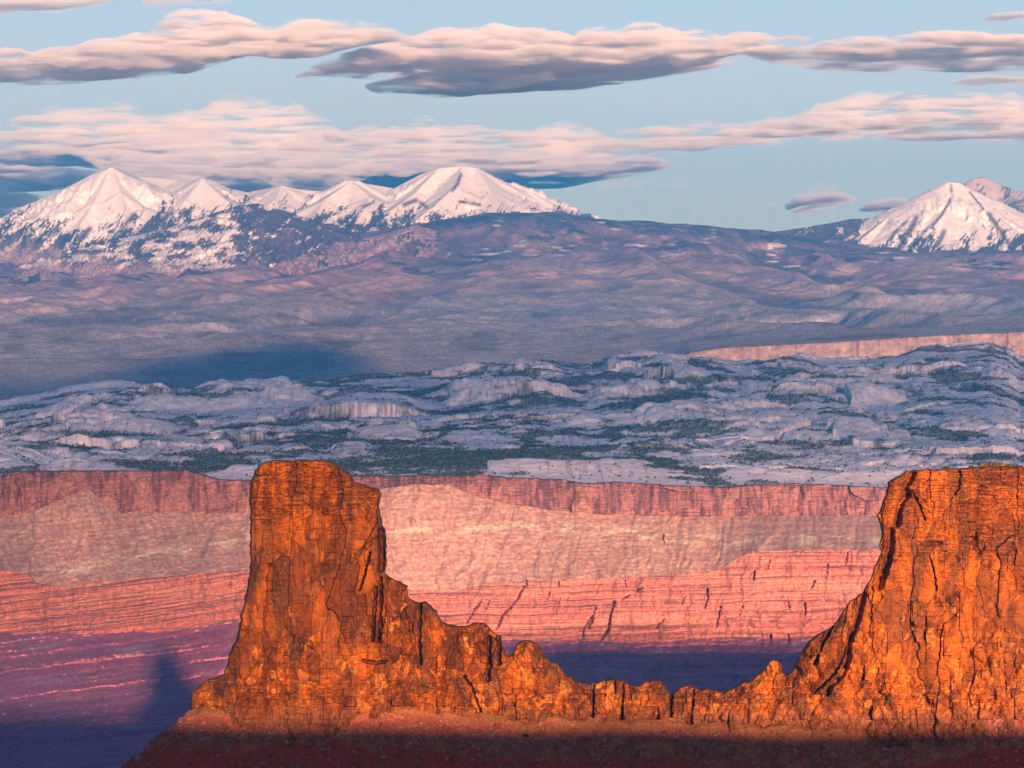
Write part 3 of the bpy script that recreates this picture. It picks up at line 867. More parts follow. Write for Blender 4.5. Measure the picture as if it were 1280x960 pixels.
    low = lay * 14 + lay2 * 40 + fbm(PX / 40, PY / 50, 5, 361) * 70 + (bid - 0.5) * 16
    rel += np.where(BAND == 3, low, 0)
    slots = [([(655, 733), (648, 748), (640, 757), (628, 770), (622, 786)], 1.2), ([(601, 752), (594, 762), (584, 780)], 0.9),
             ([(768, 753), (765, 765), (762, 778), (760, 790), (752, 800)], 1.5), ([(795, 740), (803, 735)], 1.1), ([(779, 750), (787, 745)], 0.9), ([(745, 758), (742, 768), (730, 786), (728, 797)], 0.9), ([(742, 772), (736, 786)], 0.9),
             ([(884, 735), (885, 748), (881, 760)], 1.1), ([(901, 757), (899, 768), (896, 784)], 0.8), ([(943, 714), (942, 726)], 1.1), ([(829, 668), (830, 680)], 0.9),
             ([(658, 725), (659, 733)], 0.9), ([(698, 726), (699, 733)], 1.0), ([(1006, 753), (1007, 769)], 1.0), ([(1019, 726), (1014, 738)], 0.7), ([(830, 775), (818, 788)], 0.6),
             ([(781, 725), (784, 735)], 0.6), ([(985, 752), (988, 765)], 0.5), ([(962, 700), (960, 712)], 0.5), ([(1060, 690), (1058, 705)], 0.6), ([(964, 793), (964, 804)], 1.0), ([(986, 793), (986, 804)], 0.8),
             ([(688, 740), (684, 752)], 0.5), ([(857, 745), (852, 755)], 0.5), ([(613, 748), (606, 765)], 0.5), ([(930, 752), (925, 770), (926, 783)], 0.4), ([(700, 748), (695, 765)], 0.4), ([(1035, 705), (1033, 725)], 0.5)]
    rngl = np.random.default_rng(4)
    for k in range(0):
        x, y = rngl.uniform(560, 1100), rngl.uniform(690, 785)
        slots.append(([(x, y), (x + rngl.uniform(-4, 3), y + rngl.uniform(4, 12)), (x + rngl.uniform(-6, 2), y + rngl.uniform(12, 20))], rngl.uniform(0.22, 0.4)))
    jx = PX + 2.4 * fbm(PX / 5, PY / 5, 4, 371, gain=0.65)
    sl = carve(jx, PY, slots, 1.25)
    rel = rel - sl * 75
    edge = np.ones(PY.shape)
    edge[0] = 0.3
    Y2 = Y - rel * edge
    X2 = X * Y2 / Y
    Z2 = Z + 0 * Y2
    # colour: rock layers, the lowest ones tinted with the purple of the shade
    n4 = fbm(PX / 2.6, PY / 2.2, 4, 381, gain=0.7)
    CL = mix(np.array([0.26, 0.115, 0.110]), np.array([0.125, 0.055, 0.065]), sstep(-0.25, 0.35, fbm(PX / 5, PY / 40, 4, 383) + n4 * 0.3 + (idg - 0.5) * 0.6 + 0.5 * fbm(PX / 60, PY / 30, 3, 384)))
    CL = mix(CL, np.array([0.34, 0.17, 0.13]), sstep(0.6, 0.8, idv) * 0.5)
    TA = mix(np.array([0.41, 0.245, 0.195]), np.array([0.33, 0.165, 0.14]), sstep(-0.25, 0.3, 0.7 * fbm(PX / 70, S / 4, 4, 385) + 0.5 * fbm((PX - (PY - 650) * 0.4) / 6, PY / 50, 4, 386) + n4 * 0.4))
    WH = np.exp(-((S - curve([(-60, 690), (312, 672), (480, 668), (700, 672), (900, 690), (1330, 690)], PX)) / 9) ** 2) * sstep(0.0, 0.25, fbm(PX / 30, S / 8, 4, 387) + n4 * 0.2)
    TA = mix(TA, np.array([0.52, 0.42, 0.31]), np.clip(WH, 0, 1) * 0.8)
    TA = mix(TA, np.array([0.30, 0.15, 0.14]), sstep(0.3, 0.5, fbm(PX / 60, S / 2.2, 4, 389)) * np.exp(-((S - curve([(-60, 672), (312, 655), (900, 660), (1330, 660)], PX)) / 12) ** 2))
    BD = mix(np.array([0.47, 0.185, 0.135]), np.array([0.34, 0.115, 0.095]), sstep(-0.3, 0.35, lay + lay2 * 0.6 + n4 * 0.12))
    BD = mix(BD, np.array([0.58, 0.29, 0.21]), sstep(0.28, 0.5, fbm(PX / 260, S / 2.2, 4, 391) + n4 * 0.1) * 0.7)
    LO = mix(np.array([0.55, 0.17, 0.23]), np.array([0.34, 0.12, 0.17]), sstep(-0.3, 0.35, lay + n4 * 0.25))  # lower beds: purple of the shade painted into the rock colour
    LO = mix(LO, np.array([0.44, 0.31, 0.35]), sstep(0.2, 0.45, fbm(PX / 120, S / 6, 4, 393) + n4 * 0.2) * 0.6)
    C = np.select([(BAND == 0)[..., None], (BAND == 1)[..., None], (BAND == 2)[..., None]], [CL, TA, BD], LO)
    C = mix(C, np.array([0.05, 0.065, 0.04]), sstep(0.42, 0.6, fbm(PX / 2.2, PY / 1.7, 2, 395, gain=0.9)) * ((BAND < 2) & (PX > 440) & (PX < 640)) * 0.7)
    V = np.stack([X2, Y2, Z2], -1).reshape(-1, 3)
    o = mesh_from("canyon_land", V, grid_faces(*PY.shape, flip=True), MAT_WALL, C.reshape(-1, 3))
    tag(o, "sunlit pink canyon wall of layered red beds behind the orange buttes", "canyon wall", kind="structure")
build_canyon()

# ------------------------------------------------------------------ near buttes
OUT = [(225, 932), (238, 900), (240, 866), (258, 850), (280, 843), (287, 815), (295, 801), (304, 758), (312.5, 712), (313, 677), (312, 631), (313, 604), (318, 588), (323, 581), (333, 577), (347, 575),
       (382, 574), (414, 577), (428, 585), (439, 592.6), (443, 602), (457, 606), (474, 611), (477, 618), (474, 631), (478, 648.5), (482, 666), (483.6, 691), (481, 716),
       (487, 721), (500, 726), (510, 732), (511.6, 748), (524, 753), (533, 751.5), (546.5, 763), (552, 776), (565, 780.6), (577, 782), (594.6, 777.7), (606, 779), (615, 788),
       (627, 795), (628, 808), (635, 820), (641, 817), (645.6, 805.5), (651.5, 800.5), (664.6, 801), (675, 808), (678, 817), (688, 827), (697, 829), (706, 840.5), (717, 850.6),
       (732, 853.5), (745, 854), (755, 850.6), (770, 847), (780, 851), (787.5, 856), (796, 857.5), (807.5, 851), (825, 850), (831, 857.5), (837, 866), (838, 876), (840, 867.5), (850, 859),
       (860, 856), (872.5, 861), (887.5, 861), (902.5, 866), (907, 866), (920, 857.5), (930, 852.5), (940, 850), (946, 844), (952.5, 839), (957.5, 834), (960, 826), (967.5, 824.5),
       (977.5, 829), (978, 840), (982.5, 844), (990, 840), (995, 827.5), (1002.5, 812.5), (1012, 800), (1025, 791), (1042, 781), (1047.5, 774), (1062.5, 751), (1077.5, 742),
       (1089, 721), (1096, 702.5), (1102, 689), (1099, 684), (1102, 665), (1096, 644), (1102, 631), (1107.5, 618), (1109, 603), (1120.6, 595.6), (1132, 588), (1147, 587),
       (1182.5, 586), (1212.5, 584), (1235, 582), (1262, 583), (1290, 584), (1400, 588), (1480, 610), (1500, 760), (1520, 932)]
def build_buttes():
    rng = np.random.default_rng(3)
    arc = 0
    pts = [np.array(OUT[0], float)]
    for a, b in zip(OUT[:-1], OUT[1:]):
        a, b = np.array(a, float), np.array(b, float)
        L = np.hypot(*(b - a))
        k = max(1, int(L / 4))
        nrm = np.array([-(b - a)[1], (b - a)[0]]) / max(L, 1e-6)
        for i in range(1, k + 1):
            p = a + (b - a) * i / k
            if i < k:
                arc += 1
                p = p + nrm * (1.9 * float(fbm(np.array([arc / 3.6]), np.array([0.5]), 2, 405)[0]) + rng.normal(0, 0.55))
            pts.append(p)
    P = np.array(pts)
    step = 1.05
    px = np.arange(214, 1526, step)
    py = np.arange(566, 936, step)
    PX, PY = np.meshgrid(px, py)
    # inside test (polygon closed along its buried foot) and distance to the visible outline
    ins = np.zeros(PX.shape, bool)
    ring = np.vstack([P, P[:1]])
    for a, b in zip(ring[:-1], ring[1:]):
        if a[1] == b[1]:
            continue
        lo, hi = min(a[1], b[1]), max(a[1], b[1])
        r = (py >= lo) & (py < hi)
        if r.any():
            xi = a[0] + (py[r] - a[1]) / (b[1] - a[1]) * (b[0] - a[0])
            ins[r] ^= px[None, :] > xi[:, None]
    D = np.full(PX.shape, 90.0)
    NXp, NYp = PX.copy(), PY.copy()
    for a, b in zip(P[:-1], P[1:]):
        x0, x1 = np.searchsorted(px, [min(a[0], b[0]) - 85, max(a[0], b[0]) + 85])
        y0, y1 = np.searchsorted(py, [min(a[1], b[1]) - 85, max(a[1], b[1]) + 85])
        if x0 == x1 or y0 == y1:
            continue
        s = np.s_[y0:y1, x0:x1]
        e = b - a
        dx, dy = PX[s] - a[0], PY[s] - a[1]
        t = np.clip((dx * e[0] + dy * e[1]) / (e @ e + 1e-9), 0, 1)
        d = np.hypot(dx - t * e[0], dy - t * e[1])
        m = d < D[s]
        D[s] = np.where(m, d, D[s])
        NXp[s] = np.where(m, a[0] + t * e[0], NXp[s])
        NYp[s] = np.where(m, a[1] + t * e[1], NYp[s])
    snap = (D < 0.62 * step) | (~ins & (D < 1.5 * step))
    PX = np.where(snap, NXp, PX); PY = np.where(snap, NYp, PY)
    D = np.where(snap, 0, D)
    okv = ins | snap
    cell = okv[:-1, :-1] & okv[1:, :-1] & okv[:-1, 1:] & okv[1:, 1:]
    Y0 = 2000.0
    M = Y0 / F                                   # metres per photograph pixel at the buttes
    x, zz = PX * M, -PY * M                      # metres on the face
    # ---- thickness
    half = curve([(214, 10), (262, 16), (300, 34), (400, 38), (470, 32), (500, 22), (600, 17), (720, 14), (830, 11), (905, 11), (970, 15), (1040, 26), (1110, 42), (1300, 55), (1526, 55)], PX)
    Rr = curve([(214, 6), (320, 4), (470, 4.5), (520, 5), (900, 5), (1050, 4.5), (1120, 4), (1526, 5)], PX)
    rim_f = lambda w: np.sqrt(np.clip(1 - (1 - np.clip(D / w, 0, 1)) ** 2, 0, 1))
    infl = half * (0.84 * rim_f(1.7) + 0.16 * rim_f(Rr * 3.5))
    fade = sstep(0, 3.2, D)                      # relief vanishes on the outline
    fade2 = sstep(0, 2.2, D)
    low = sstep(700, 880, PY)
    infl = infl + np.clip(PY - 640, 0, 300) * M * 0.10 * sstep(0, 20, D)
    wv = fbm(x / 16, zz / 16, 4, 401)
    wv2 = fbm(x / 5, zz / 5, 4, 403)
    # tall joint-bounded slabs: straight joints, flat faces at different angles
    def facets(sx, sz, warp, seed, off, slope_x, slope_z, pen=0.0):
        """flat faces round jittered centres; pen > 0 joins them along creases instead of steps"""
        u, v = x / sx + wv * warp, zz / sz + wv * warp * 0.5
        ui, vi = np.floor(u), np.floor(v)
        best = np.full(u.shape, -1e9)
        idn = np.zeros(u.shape)
        for du in (-1, 0, 1):
            for dv in (-1, 0, 1):
                h = _hash(ui + du, vi + dv, seed)
                cu = ui + du + 0.5 + ((h & 0xFFFF) / 65535.0 - 0.5) * 0.9
                cv = vi + dv + 0.5 + ((h >> 16) / 65535.0 - 0.5) * 0.9
                r = ((h * 2654435761) & 0xFFFFFF) / float(0xFFFFFF)
                eu, ev = u - cu, v - cv
                hgt = (r - 0.5) * 2 * off
                if pen > 0:
                    a, b = np.mod(r * 7.31, 1) - 0.5, np.mod(r * 3.17, 1) - 0.5
                    val = hgt + eu * sx * a * 2 * slope_x + ev * sz * b * 2 * slope_z - pen * np.maximum(np.abs(eu) * sx, np.abs(ev) * sz * 0.7)
                    key = val
                else:
                    a, b = np.mod(r * 7.31, 1) - 0.5, np.mod(r * 3.17, 1) - 0.5
                    val = hgt + eu * sx * a * 2 * slope_x + ev * sz * b * 2 * slope_z
                    key = -np.hypot(eu, ev)
                    if du == -1 and dv == -1:
                        bk = np.full(u.shape, -1e9)
                w = key > (best if pen > 0 else bk)
                best = np.where(w, val, best)
                if pen <= 0:
                    bk = np.where(w, key, bk)
                idn = np.where(w, r, idn)
        return best, idn, None
    tallm = 1 - 0.5 * sstep(790, 850, PY)
    slab, ida, _ = facets(17.0, 64, 0.22, 411, 3.6, 0.60, 0.08)
    slab2, idm, gm = facets(7.6, 27, 0.30, 415, 0.6, 0.40, 0.12)
    blockm = 0.30 + 0.95 * sstep(0.0, 0.35, fbm(x / 34, zz / 34, 3, 423) + 0.45 * low - 0.02 + 0.3 * ((PX > 490) & (PX < 1040)))
    block, idb, gb = facets(5.2, 7.5, 0.30, 421, 1.5, 0.85, 0.6, 0.95)
    rough, idc, gc = facets(2.3, 3.0, 0.45, 431, 0.75, 0.9, 0.9, 1.05)
    slab = slab * tallm + slab2 * (0.5 + 0.5 * np.clip(blockm, 0, 1))
    block = block * blockm * (1 + 0.5 * ((PX > 486) & (PX < 1090)) + 0.3 * sstep(780, 850, PY))
    rough = rough * (0.25 + 0.8 * blockm) + wv2 * 0.25
    # bedding: caprock ledges, stronger towards the top and along the foot
    capm = np.maximum(np.maximum(1 - sstep(612, 690, PY), 0.75 * np.exp(-((PY - 868) / 20) ** 2)), 0.6 * (PX > 1100) * (1 - sstep(660, 760, PY)))
    bed = fbm(x / 30, zz / 1.9 + wv * 0.8, 4, 441, gain=0.75) * 3.4 * (0.20 + capm)
    c3a, c3b, idd, _, _ = worley(x / 5 + wv2 * 0.3, zz / 1.9 + wv * 0.6, 443)
    bed += ((idd - 0.5) * 3.2 - (1 - sstep(0, 0.1, c3b - c3a)) * 0.7) * (0.1 + capm)
    # buttresses of the ridge between
    rid = ((PX > 484) & (PX < 1010)) * (ridged(x / 13 + wv * 0.5 + (zz + 380) / 60, zz / 90, 3, 451) - 0.5) * 9 * sstep(0, 12, D)
    rid = rid * sstep(700, 780, PY)
    rel = slab + block + rough + bed + rid
    # deep open joints seen in the photograph
    jx = PX + 2.2 * fbm(PX / 6, PY / 7, 3, 461)
    jy = PY + 1.5 * fbm(PX / 6, PY / 7, 3, 463)
    deep = [([(1141, 590), (1139, 598), (1131, 607), (1135, 618), (1127, 627), (1124, 640), (1121, 656)], 5.5), ([(1114, 664), (1113, 682), (1110, 700), (1105, 716), (1099, 733)], 6.5),
            ([(1080, 742), (1076, 760), (1071, 780), (1062, 800), (1060, 825), (1052, 845), (1040, 855), (1034, 867)], 4.8), ([(1041, 783), (1030, 802), (1018, 830)], 2.0),
            ([(1060, 800), (1054, 822), (1044, 842), (1018, 866)], 1.8), ([(1140, 612), (1150, 632), (1156, 650)], 1.1), ([(1162, 694), (1168, 715), (1171, 738)], 1.1),
            ([(470, 735), (468, 770), (466, 800)], 2.8), ([(476, 722), (477, 745), (476, 770), (474, 800)], 2.2), ([(476, 664), (478, 690), (476, 712)], 5.0), ([(463, 690), (458, 712), (450, 738)], 1.6),
            ([(455, 826), (470, 829), (482, 827)], 2.8), ([(526, 755), (525, 800), (526, 830)], 2.0), ([(611, 797), (612, 830), (610, 850)], 3.2), ([(625, 800), (624, 830)], 2.8),
            ([(580, 845), (590, 858), (597, 880), (603, 895)], 1.6), ([(840, 868), (838, 902)], 2.0), ([(868, 862), (866, 880), (864, 905)], 1.4), ([(780, 852), (778, 880), (777, 902)], 1.6), ([(742, 856), (741, 898)], 1.8)]
    cr = carve(jx, jy, deep, 1.0, 0.55)
    # dark recesses under roofs (overhangs on the left tower and right butte)
    recess = carve(jx, jy, [([(384, 725), (400, 712), (415, 706)], 9), ([(440, 700), (462, 680), (474, 672)], 5), ([(1160, 680), (1176, 679)], 4), ([(1192, 698), (1196, 700)], 6), ([(1268, 770), (1290, 790)], 14)], 1.0, 1.0)
    rel = rel - cr * 15.0 - recess * 4.5
    # projecting features: leaning flakes
    flake = carve(jx, jy, [([(300, 770), (318, 735), (330, 690)], 13), ([(1235, 855), (1250, 780), (1275, 730)], 12), ([(1250, 870), (1240, 850)], 10), ([(350, 730), (345, 690)], 10), ([(405, 700), (412, 665)], 10)], 1.0, 1.0)
    rel = rel + flake * 3.5
    front = infl + rel * fade + (wv2 * 1.2 + (idc - 0.5) * 1.0) * fade2 * 0.6
    front = np.where(D <= 0, 0, np.maximum(front, 0.4))
    backd = np.where(D <= 0, 0, infl * 0.9 + 0.2)
    yc = Y0 + curve([(214, 0), (480, 4), (900, 0), (1100, 10), (1526, 30)], PX)
    def pos(dy):
        Y = yc + dy
        return np.stack([px_x(PX, Y), Y, py_z(PY, Y)], -1)
    # ---- rock colour
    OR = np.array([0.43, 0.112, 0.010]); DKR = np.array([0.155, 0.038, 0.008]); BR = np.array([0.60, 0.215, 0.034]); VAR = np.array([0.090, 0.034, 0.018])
    n1 = fbm(x / 14, zz / 28, 5, 471)
    n2 = fbm(x / 3.0, zz / 4.5, 4, 473, gain=0.65)
    n3 = fbm(x / 0.9, zz / 1.1, 3, 475, gain=0.7)
    east = sstep(900, 1100, PX)
    pick = lambda r, k: np.mod(r * k, 1)
    bm = np.clip(blockm, 0, 1)
    tone = (pick(ida, 17.3) - 0.5) * 0.42 + (pick(idm, 11.7) - 0.5) * 0.42 + (pick(idb, 23.1) - 0.5) * 0.40 * bm + n1 * 0.40 + n2 * 0.24 + n3 * 0.26
    C = mix(OR, DKR, sstep(-0.30, 0.34, tone + 0.12 - 0.06 * east - 0.04 * low))
    fresh = sstep(0.56, 0.66, pick(idb, 5.3) * 0.42 + pick(idc, 7.7) * 0.20 + 0.30 * n2 + 0.18 * n3 + 0.20 * low * bm + 0.0)
    C = mix(C, BR * (0.85 + 0.3 * pick(idc, 29.3))[..., None], fresh * (0.25 + 0.70 * bm))
    streak = sstep(0.04, 0.32, fbm(x / 1.7 + wv, zz / 60, 4, 477, gain=0.65) * 0.85 + fbm(x / 22, zz / 30, 3, 479) * 0.75) * (1 - 0.7 * low)
    C = mix(C, VAR, streak * 0.72)
    C = mix(C, VAR, sstep(0.66, 0.74, pick(idm, 13.7) * 0.86 + n2 * 0.16) * 0.5)
    C = mix(C, VAR * 1.2, sstep(0.68, 0.76, pick(idb, 11.9) * 0.86 + n2 * 0.16) * bm * 0.55)
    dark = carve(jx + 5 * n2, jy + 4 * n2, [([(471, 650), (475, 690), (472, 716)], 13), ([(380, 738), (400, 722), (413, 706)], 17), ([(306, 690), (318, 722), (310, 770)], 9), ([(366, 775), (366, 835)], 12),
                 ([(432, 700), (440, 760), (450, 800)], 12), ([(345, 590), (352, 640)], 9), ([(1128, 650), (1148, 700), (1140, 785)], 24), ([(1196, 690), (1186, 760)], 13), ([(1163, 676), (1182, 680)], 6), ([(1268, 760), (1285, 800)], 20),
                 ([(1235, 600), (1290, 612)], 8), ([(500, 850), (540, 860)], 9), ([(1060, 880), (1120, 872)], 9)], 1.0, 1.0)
    C = mix(C, VAR * 1.15, np.clip(dark * (0.75 + 0.6 * n2), 0, 1) * 0.75)  # rock varnish, plus overhang shade painted into the colour of the roofed recesses
    ledge = sstep(0.18, 0.40, fbm(x / 18, zz / 1.5 + wv, 4, 481)) * (0.2 + 0.8 * capm)
    C = mix(C, np.array([0.42, 0.17, 0.04]), ledge * 0.5)
    grass = (1 - sstep(0, 6, D)) * (1 - sstep(578, 586, PY)) * (PX < 440) * sstep(-0.2, 0.2, n2 + 0.12)
    C = mix(C, np.array([0.13, 0.105, 0.03]), grass * 0.8)
    rub = sstep(880, 898, PY + wv * 14)
    C = mix(C, mix(np.array([0.36, 0.125, 0.04]), np.array([0.22, 0.075, 0.035]), sstep(-0.3, 0.3, n2)), rub)
    # ---- three formations cut from one continuous cliff
    cx = 0.5 * (PX[:-1, :-1] + PX[1:, 1:]); cyy = 0.5 * (PY[:-1, :-1] + PY[1:, 1:])
    sx_left = curve([(560, 486), (716, 484), (730, 479), (800, 480), (830, 500), (936, 540)], cyy) + 4 * fbm(cyy / 15, cyy * 0, 3, 491)
    sx_right = curve([(560, 1080), (760, 1015), (840, 985), (936, 960)], cyy) + 4 * fbm(cyy / 15, cyy * 0, 3, 493)
    regions = [(cx < sx_left, "rock_tower", "tall narrow orange rock tower with flat top at the left end of the ridge", "rock tower"),
               ((cx >= sx_left) & (cx < sx_right), "rock_ridge", "low jagged orange ridge joining the tower to the big butte", "rock ridge"),
               (cx >= sx_right, "rock_butte", "massive orange butte with a long dark crack at the right edge", "butte")]
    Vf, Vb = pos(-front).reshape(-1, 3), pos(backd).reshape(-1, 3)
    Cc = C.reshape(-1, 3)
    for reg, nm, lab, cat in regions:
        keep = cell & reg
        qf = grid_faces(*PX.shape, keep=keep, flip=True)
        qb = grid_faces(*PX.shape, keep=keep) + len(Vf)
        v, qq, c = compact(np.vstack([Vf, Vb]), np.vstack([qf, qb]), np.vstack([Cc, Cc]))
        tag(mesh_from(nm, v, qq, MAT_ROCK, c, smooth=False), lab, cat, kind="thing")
build_buttes()

# ------------------------------------------------------------------ talus skirt below the cliffs
ROCKS = []
def talus_base(px):
    return curve([(214, 893), (250, 893), (330, 888), (430, 884), (520, 890), (640, 902), (760, 905), (860, 906), (950, 912), (1060, 916), (1160, 905), (1280, 880), (1526, 880)], px)
def build_talus():
    # path along the foot of the cliff: round the left end, then along the front
    Yf = 1962.0
    path = []
    x_end = px_x(268, Yf)
    r0 = 15.0
    for a in np.linspace(R(65), R(-90), 90):
        path.append((x_end - math.cos(a) * 0 - 0, 0, a))
    xs = np.arange(x_end, px_x(1540, Yf), 0.55)
    cx = np.concatenate([np.full(90, x_end), xs])
    an = np.concatenate([np.linspace(R(100), R(270), 90), np.full(len(xs), R(270))])
    ds = np.concatenate([np.linspace(-6, 46, 150), np.linspace(47, 420, 60)])
    CX, Dd = np.meshgrid(cx, ds)
    AN, _ = np.meshgrid(an, ds)
    X = CX + np.cos(AN) * (Dd + r0)
    Y = Yf + r0 + np.sin(AN) * (Dd + r0) + 3
    pxc = np.clip(X / Yf * F + 640, 214, 1526)
    zb = py_z(talus_base(pxc) + 9 * fbm(pxc / 34, pxc * 0, 4, 504), Yf) + 3.0 * fbm(X / 14, Y / 14, 3, 503)
    n = fbm(X / 9, Y / 9, 5, 501)
    z = zb - 0.78 * np.maximum(Dd, 0) - 0.25 * np.minimum(Dd, 0) + n * 1.6 * sstep(-6, 3, Dd) + fbm(X / 2.4, Y / 2.0, 4, 505, gain=0.65) * 1.3 * sstep(-4, 4, Dd)
    gl = ridged(X / 16 + n * 0.2, Y / 200, 3, 507)
    z = z + (gl - 0.5) * 3.0 * sstep(2, 20, Dd)
    # ledge of harder rock across the slope
    z = z + 1.6 * (sstep(21, 22, Dd + n * 2) - 0.5) * 0 - 1.8 * sstep(24.5, 25.5, Dd + n * 3)
    n2 = fbm(X / 2.2, Y / 2.2, 4, 509)
    C = mix(np.array([0.60, 0.150, 0.075]), np.array([0.38, 0.085, 0.050]), sstep(-0.3, 0.3, n + n2 * 0.5))
    C = mix(C, np.array([0.58, 0.055, 0.035]), sstep(22, 26, Dd + n * 3) * 0.85)
    C = mix(np.array([0.40, 0.15, 0.05]) + 0 * C, C, sstep(-2, 10, Dd + n * 5))
    V = np.stack([X, Y, z], -1)
    o = mesh_from("talus_terrain", V.reshape(-1, 3), grid_faces(*X.shape, flip=True), MAT_TALUS, C.reshape(-1, 3), smooth=False)
    tag(o, "dark red rubble slope below the orange cliffs in shade", "talus slope", kind="structure")
    # loose rock
    rng = np.random.default_rng(12)
    ico = []
    g = (1 + 5 ** 0.5) / 2
    IV = np.array([(-1, g, 0), (1, g, 0), (-1, -g, 0), (1, -g, 0), (0, -1, g), (0, 1, g), (0, -1, -g), (0, 1, -g), (g, 0, -1), (g, 0, 1), (-g, 0, -1), (-g, 0, 1)]) / math.hypot(1, g)
    IF = np.array([(0, 11, 5), (0, 5, 1), (0, 1, 7), (0, 7, 10), (0, 10, 11), (1, 5, 9), (5, 11, 4), (11, 10, 2), (10, 7, 6), (7, 1, 8), (3, 9, 4), (3, 4, 2), (3, 2, 6), (3, 6, 8), (3, 8, 9), (4, 9, 5), (2, 4, 11), (6, 2, 10), (8, 6, 7), (9, 8, 1)])
    vis = (Dd > 1) & (Dd < 44) & (pxc < 1300)
    cand = np.flatnonzero(vis.ravel())
    dens = (0.35 + np.clip(fbm(X / 7, Y / 4, 3, 511), 0, 1) * 2.2 + 1.2 * np.exp(-((Dd - 15) / 7) ** 2)).ravel()[cand]
    dens /= dens.sum()
    N = 30000
    pick = cand[rng.choice(len(cand), N, p=dens)]
    P = V.reshape(-1, 3)[pick] + rng.uniform(-0.3, 0.3, (N, 3)) * [1, 1, 0]
    s = np.clip(0.19 * rng.pareto(1.9, N) + 0.18, 0.18, 1.5)
    def rock_verts(k):
        v = IV[None] * rng.uniform(0.62, 1.2, (k, 12, 1)) * rng.uniform(0.6, 1.35, (k, 1, 3))
        a = rng.uniform(0, 6.28, k)
        ca, sa = np.cos(a)[:, None], np.sin(a)[:, None]
        return np.stack([v[..., 0] * ca - v[..., 1] * sa, v[..., 0] * sa + v[..., 1] * ca, v[..., 2]], -1)
    RV = rock_verts(N) * s[:, None, None] + P[:, None, :]
    RF = (IF[None] + (np.arange(N) * 12)[:, None, None]).reshape(-1, 3)
    pale = rng.random(N)
    base = np.where((pale > 0.93)[:, None], np.array([0.38, 0.19, 0.155]), np.where((pale > 0.5)[:, None], np.array([0.50, 0.17, 0.11]), np.array([0.40, 0.11, 0.06])))
    base = base * rng.uniform(0.7, 1.25, (N, 1))
    o = mesh_from("talus_rubble", RV.reshape(-1, 3), RF, MAT_STONE, np.repeat(base, 12, axis=0), smooth=False)
    tag(o, "countless small red and pale stones strewn over the shaded rubble slope", "rubble", kind="stuff")
    # bigger blocks as things of their own
    kinds = []
    for k in range(6):
        v = rock_verts(1)[0]
        c = np.tile([(0.42, 0.23, 0.19), (0.40, 0.10, 0.06), (0.40, 0.15, 0.09)][k % 3], (12, 1))
        kinds.append(mesh_from("boulder", v, IF, MAT_STONE, c, smooth=False, link=False))
    near = cand[(Dd.ravel()[cand] > 2) & (Dd.ravel()[cand] < 40)]
    for k in range(170):
        o = bpy.data.objects.new("boulder", kinds[k % 6])
        COL.objects.link(o)
        i = near[rng.integers(len(near))]
        sz = 0.7 + 1.9 * rng.random() ** 2.5
        o.location = V.reshape(-1, 3)[i] + np.array([0, 0, 0.25 * sz])
        o.scale = (sz, sz, sz * rng.uniform(0.7, 1.0))
        o.rotation_euler = (0, 0, rng.uniform(0, 6.28))
        tone = ("pale grey pink", "dark red brown", "dull brown")[k % 3]
        tag(o, f"{tone} boulder lying among the rubble on the shaded slope", "boulder", f"{tone} boulders on the rubble slope")
build_talus()

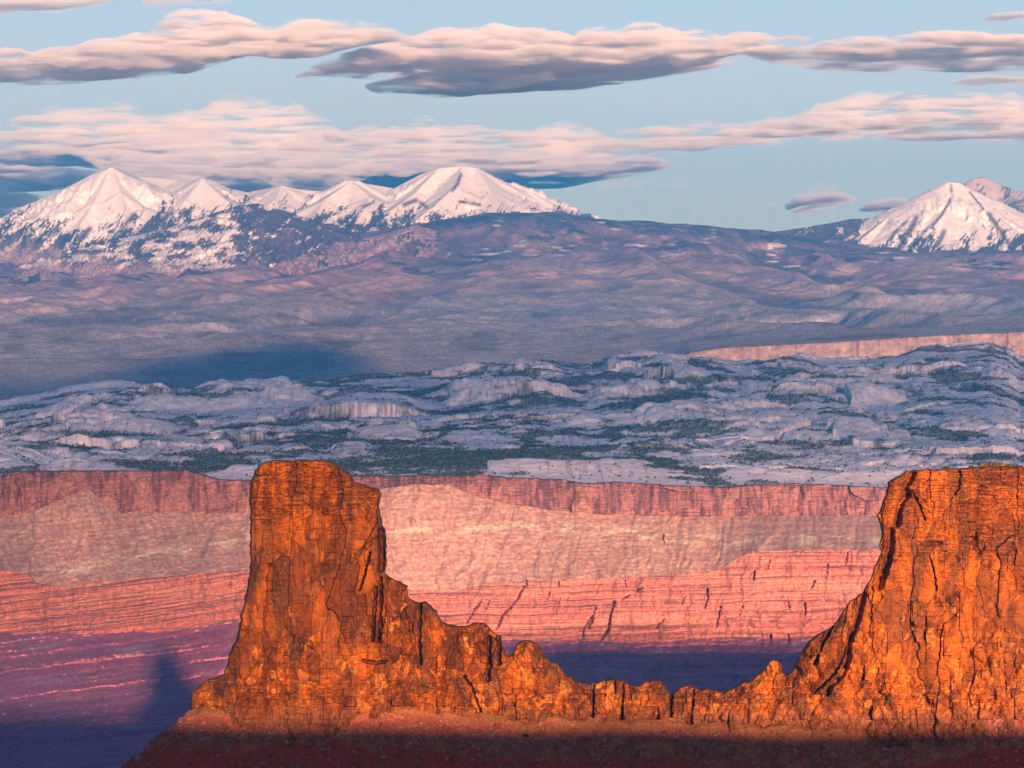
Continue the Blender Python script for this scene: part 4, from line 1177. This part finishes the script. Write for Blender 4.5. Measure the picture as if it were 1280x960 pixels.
# ------------------------------------------------------------------ shrubs on the butte
def build_shrubs():
    rng = np.random.default_rng(21)
    def foliage(seed, n=260):
        r = np.random.default_rng(seed)
        V, T = [], []
        for k in range(n):
            th, u = r.uniform(0, 6.28), r.uniform(0.05, 1)
            rad = r.uniform(0.3, 1.0) ** 0.5
            c = np.array([math.cos(th) * rad * math.sqrt(1 - (u - 0.35) ** 2), math.sin(th) * rad * math.sqrt(1 - (u - 0.35) ** 2), u * 0.9])
            a, b = r.normal(0, 0.13, 3), r.normal(0, 0.13, 3)
            i = len(V)
            V += [c - a, c + b, c + a, c - b]
            T.append((i, i + 1, i + 2, i + 3))
        return np.array(V), np.array(T)
    def stems(seed):
        r = np.random.default_rng(seed)
        V, Q = [], []
        for k in range(5):
            th = r.uniform(0, 6.28)
            tip = np.array([math.cos(th) * 0.5, math.sin(th) * 0.5, 0.6])
            i = len(V)
            for p, w in ((np.array([0, 0, -0.1]), 0.06), (tip, 0.02)):
                for q in range(4):
                    V.append(p + np.array([math.cos(q * 1.571) * w, math.sin(q * 1.571) * w, 0]))
            for q in range(4):
                Q.append((i + q, i + (q + 1) % 4, i + 4 + (q + 1) % 4, i + 4 + q))
        return np.array(V), np.array(Q)
    fm, sm = [], []
    for k in range(4):
        v, t = foliage(30 + k)
        col = np.tile([(0.10, 0.085, 0.022), (0.06, 0.06, 0.02), (0.16, 0.10, 0.02), (0.08, 0.075, 0.025)][k], (len(v), 1)) * np.random.default_rng(k).uniform(0.7, 1.3, (len(v), 1))
        fm.append(mesh_from("foliage", v, t, MAT_SHRUB, col, smooth=False, link=False))
        v, q = stems(50 + k)
        sm.append(mesh_from("stem", v, q, MAT_SHRUB, np.tile([0.12, 0.07, 0.04], (len(v), 1)), smooth=False, link=False))
    def shrub(px, py, Y, size, k, label, group=None, squash=0.8):
        t = bpy.data.objects.new("desert_shrub", None)
        COL.objects.link(t)
        t.location = (px_x(px, Y), Y, py_z(py, Y))
        t.scale = (size, size, size * squash)
        t.rotation_euler = (0, 0, rng.uniform(0, 6.28))
        tag(t, label, "shrub", group)
        for nm, me in (("foliage", fm[k]), ("stem", sm[k])):
            o = bpy.data.objects.new(nm, me)
            COL.objects.link(o)
            o.parent = t
    spots = [(1160, 585.5, 0.9, 3, "tiny dark green shrub at the left end of the big butte's flat top"),
             (1183, 585.3, 1.9, 1, "dark rounded shrub standing alone on the butte top left of the grassy mound"),
             (1214, 583.6, 1.6, 1, "dark shrub at the left foot of the yellow brush on the butte top"),
             (1229, 582.2, 2.2, 2, "yellow brown bush at the left end of the brush patch on the butte top"),
             (1240, 581.8, 2.6, 0, "largest olive bush in the middle of the brush patch on the butte top"),
             (1250, 581.6, 2.5, 2, "golden bush right of the largest olive bush on the butte top"),
             (1261, 582.2, 2.0, 0, "low olive bush at the right end of the brush patch on the butte top"),
             (1275, 583.3, 1.6, 3, "small green shrub near the picture's right edge on the butte top")]
    for px, py, s, k, lab in spots:
        shrub(px, py + 0.8, 1996, s, k, lab)
    shrub(657, 921, 1945, 1.7, 1, "single black green bush on the rubble slope below the ridge", squash=1.0)
    for k in range(16):
        p = rng.uniform(335, 420)
        shrub(p, curve([(333, 577.5), (347, 575.6), (382, 574.6), (414, 577.4), (428, 585)], p) + 0.4, 1999, rng.uniform(0.5, 1.0), (0, 2, 3)[k % 3],
              "short dry tuft growing on the flat top of the left rock tower", "dry tufts on the left tower top", 0.55)
build_shrubs()
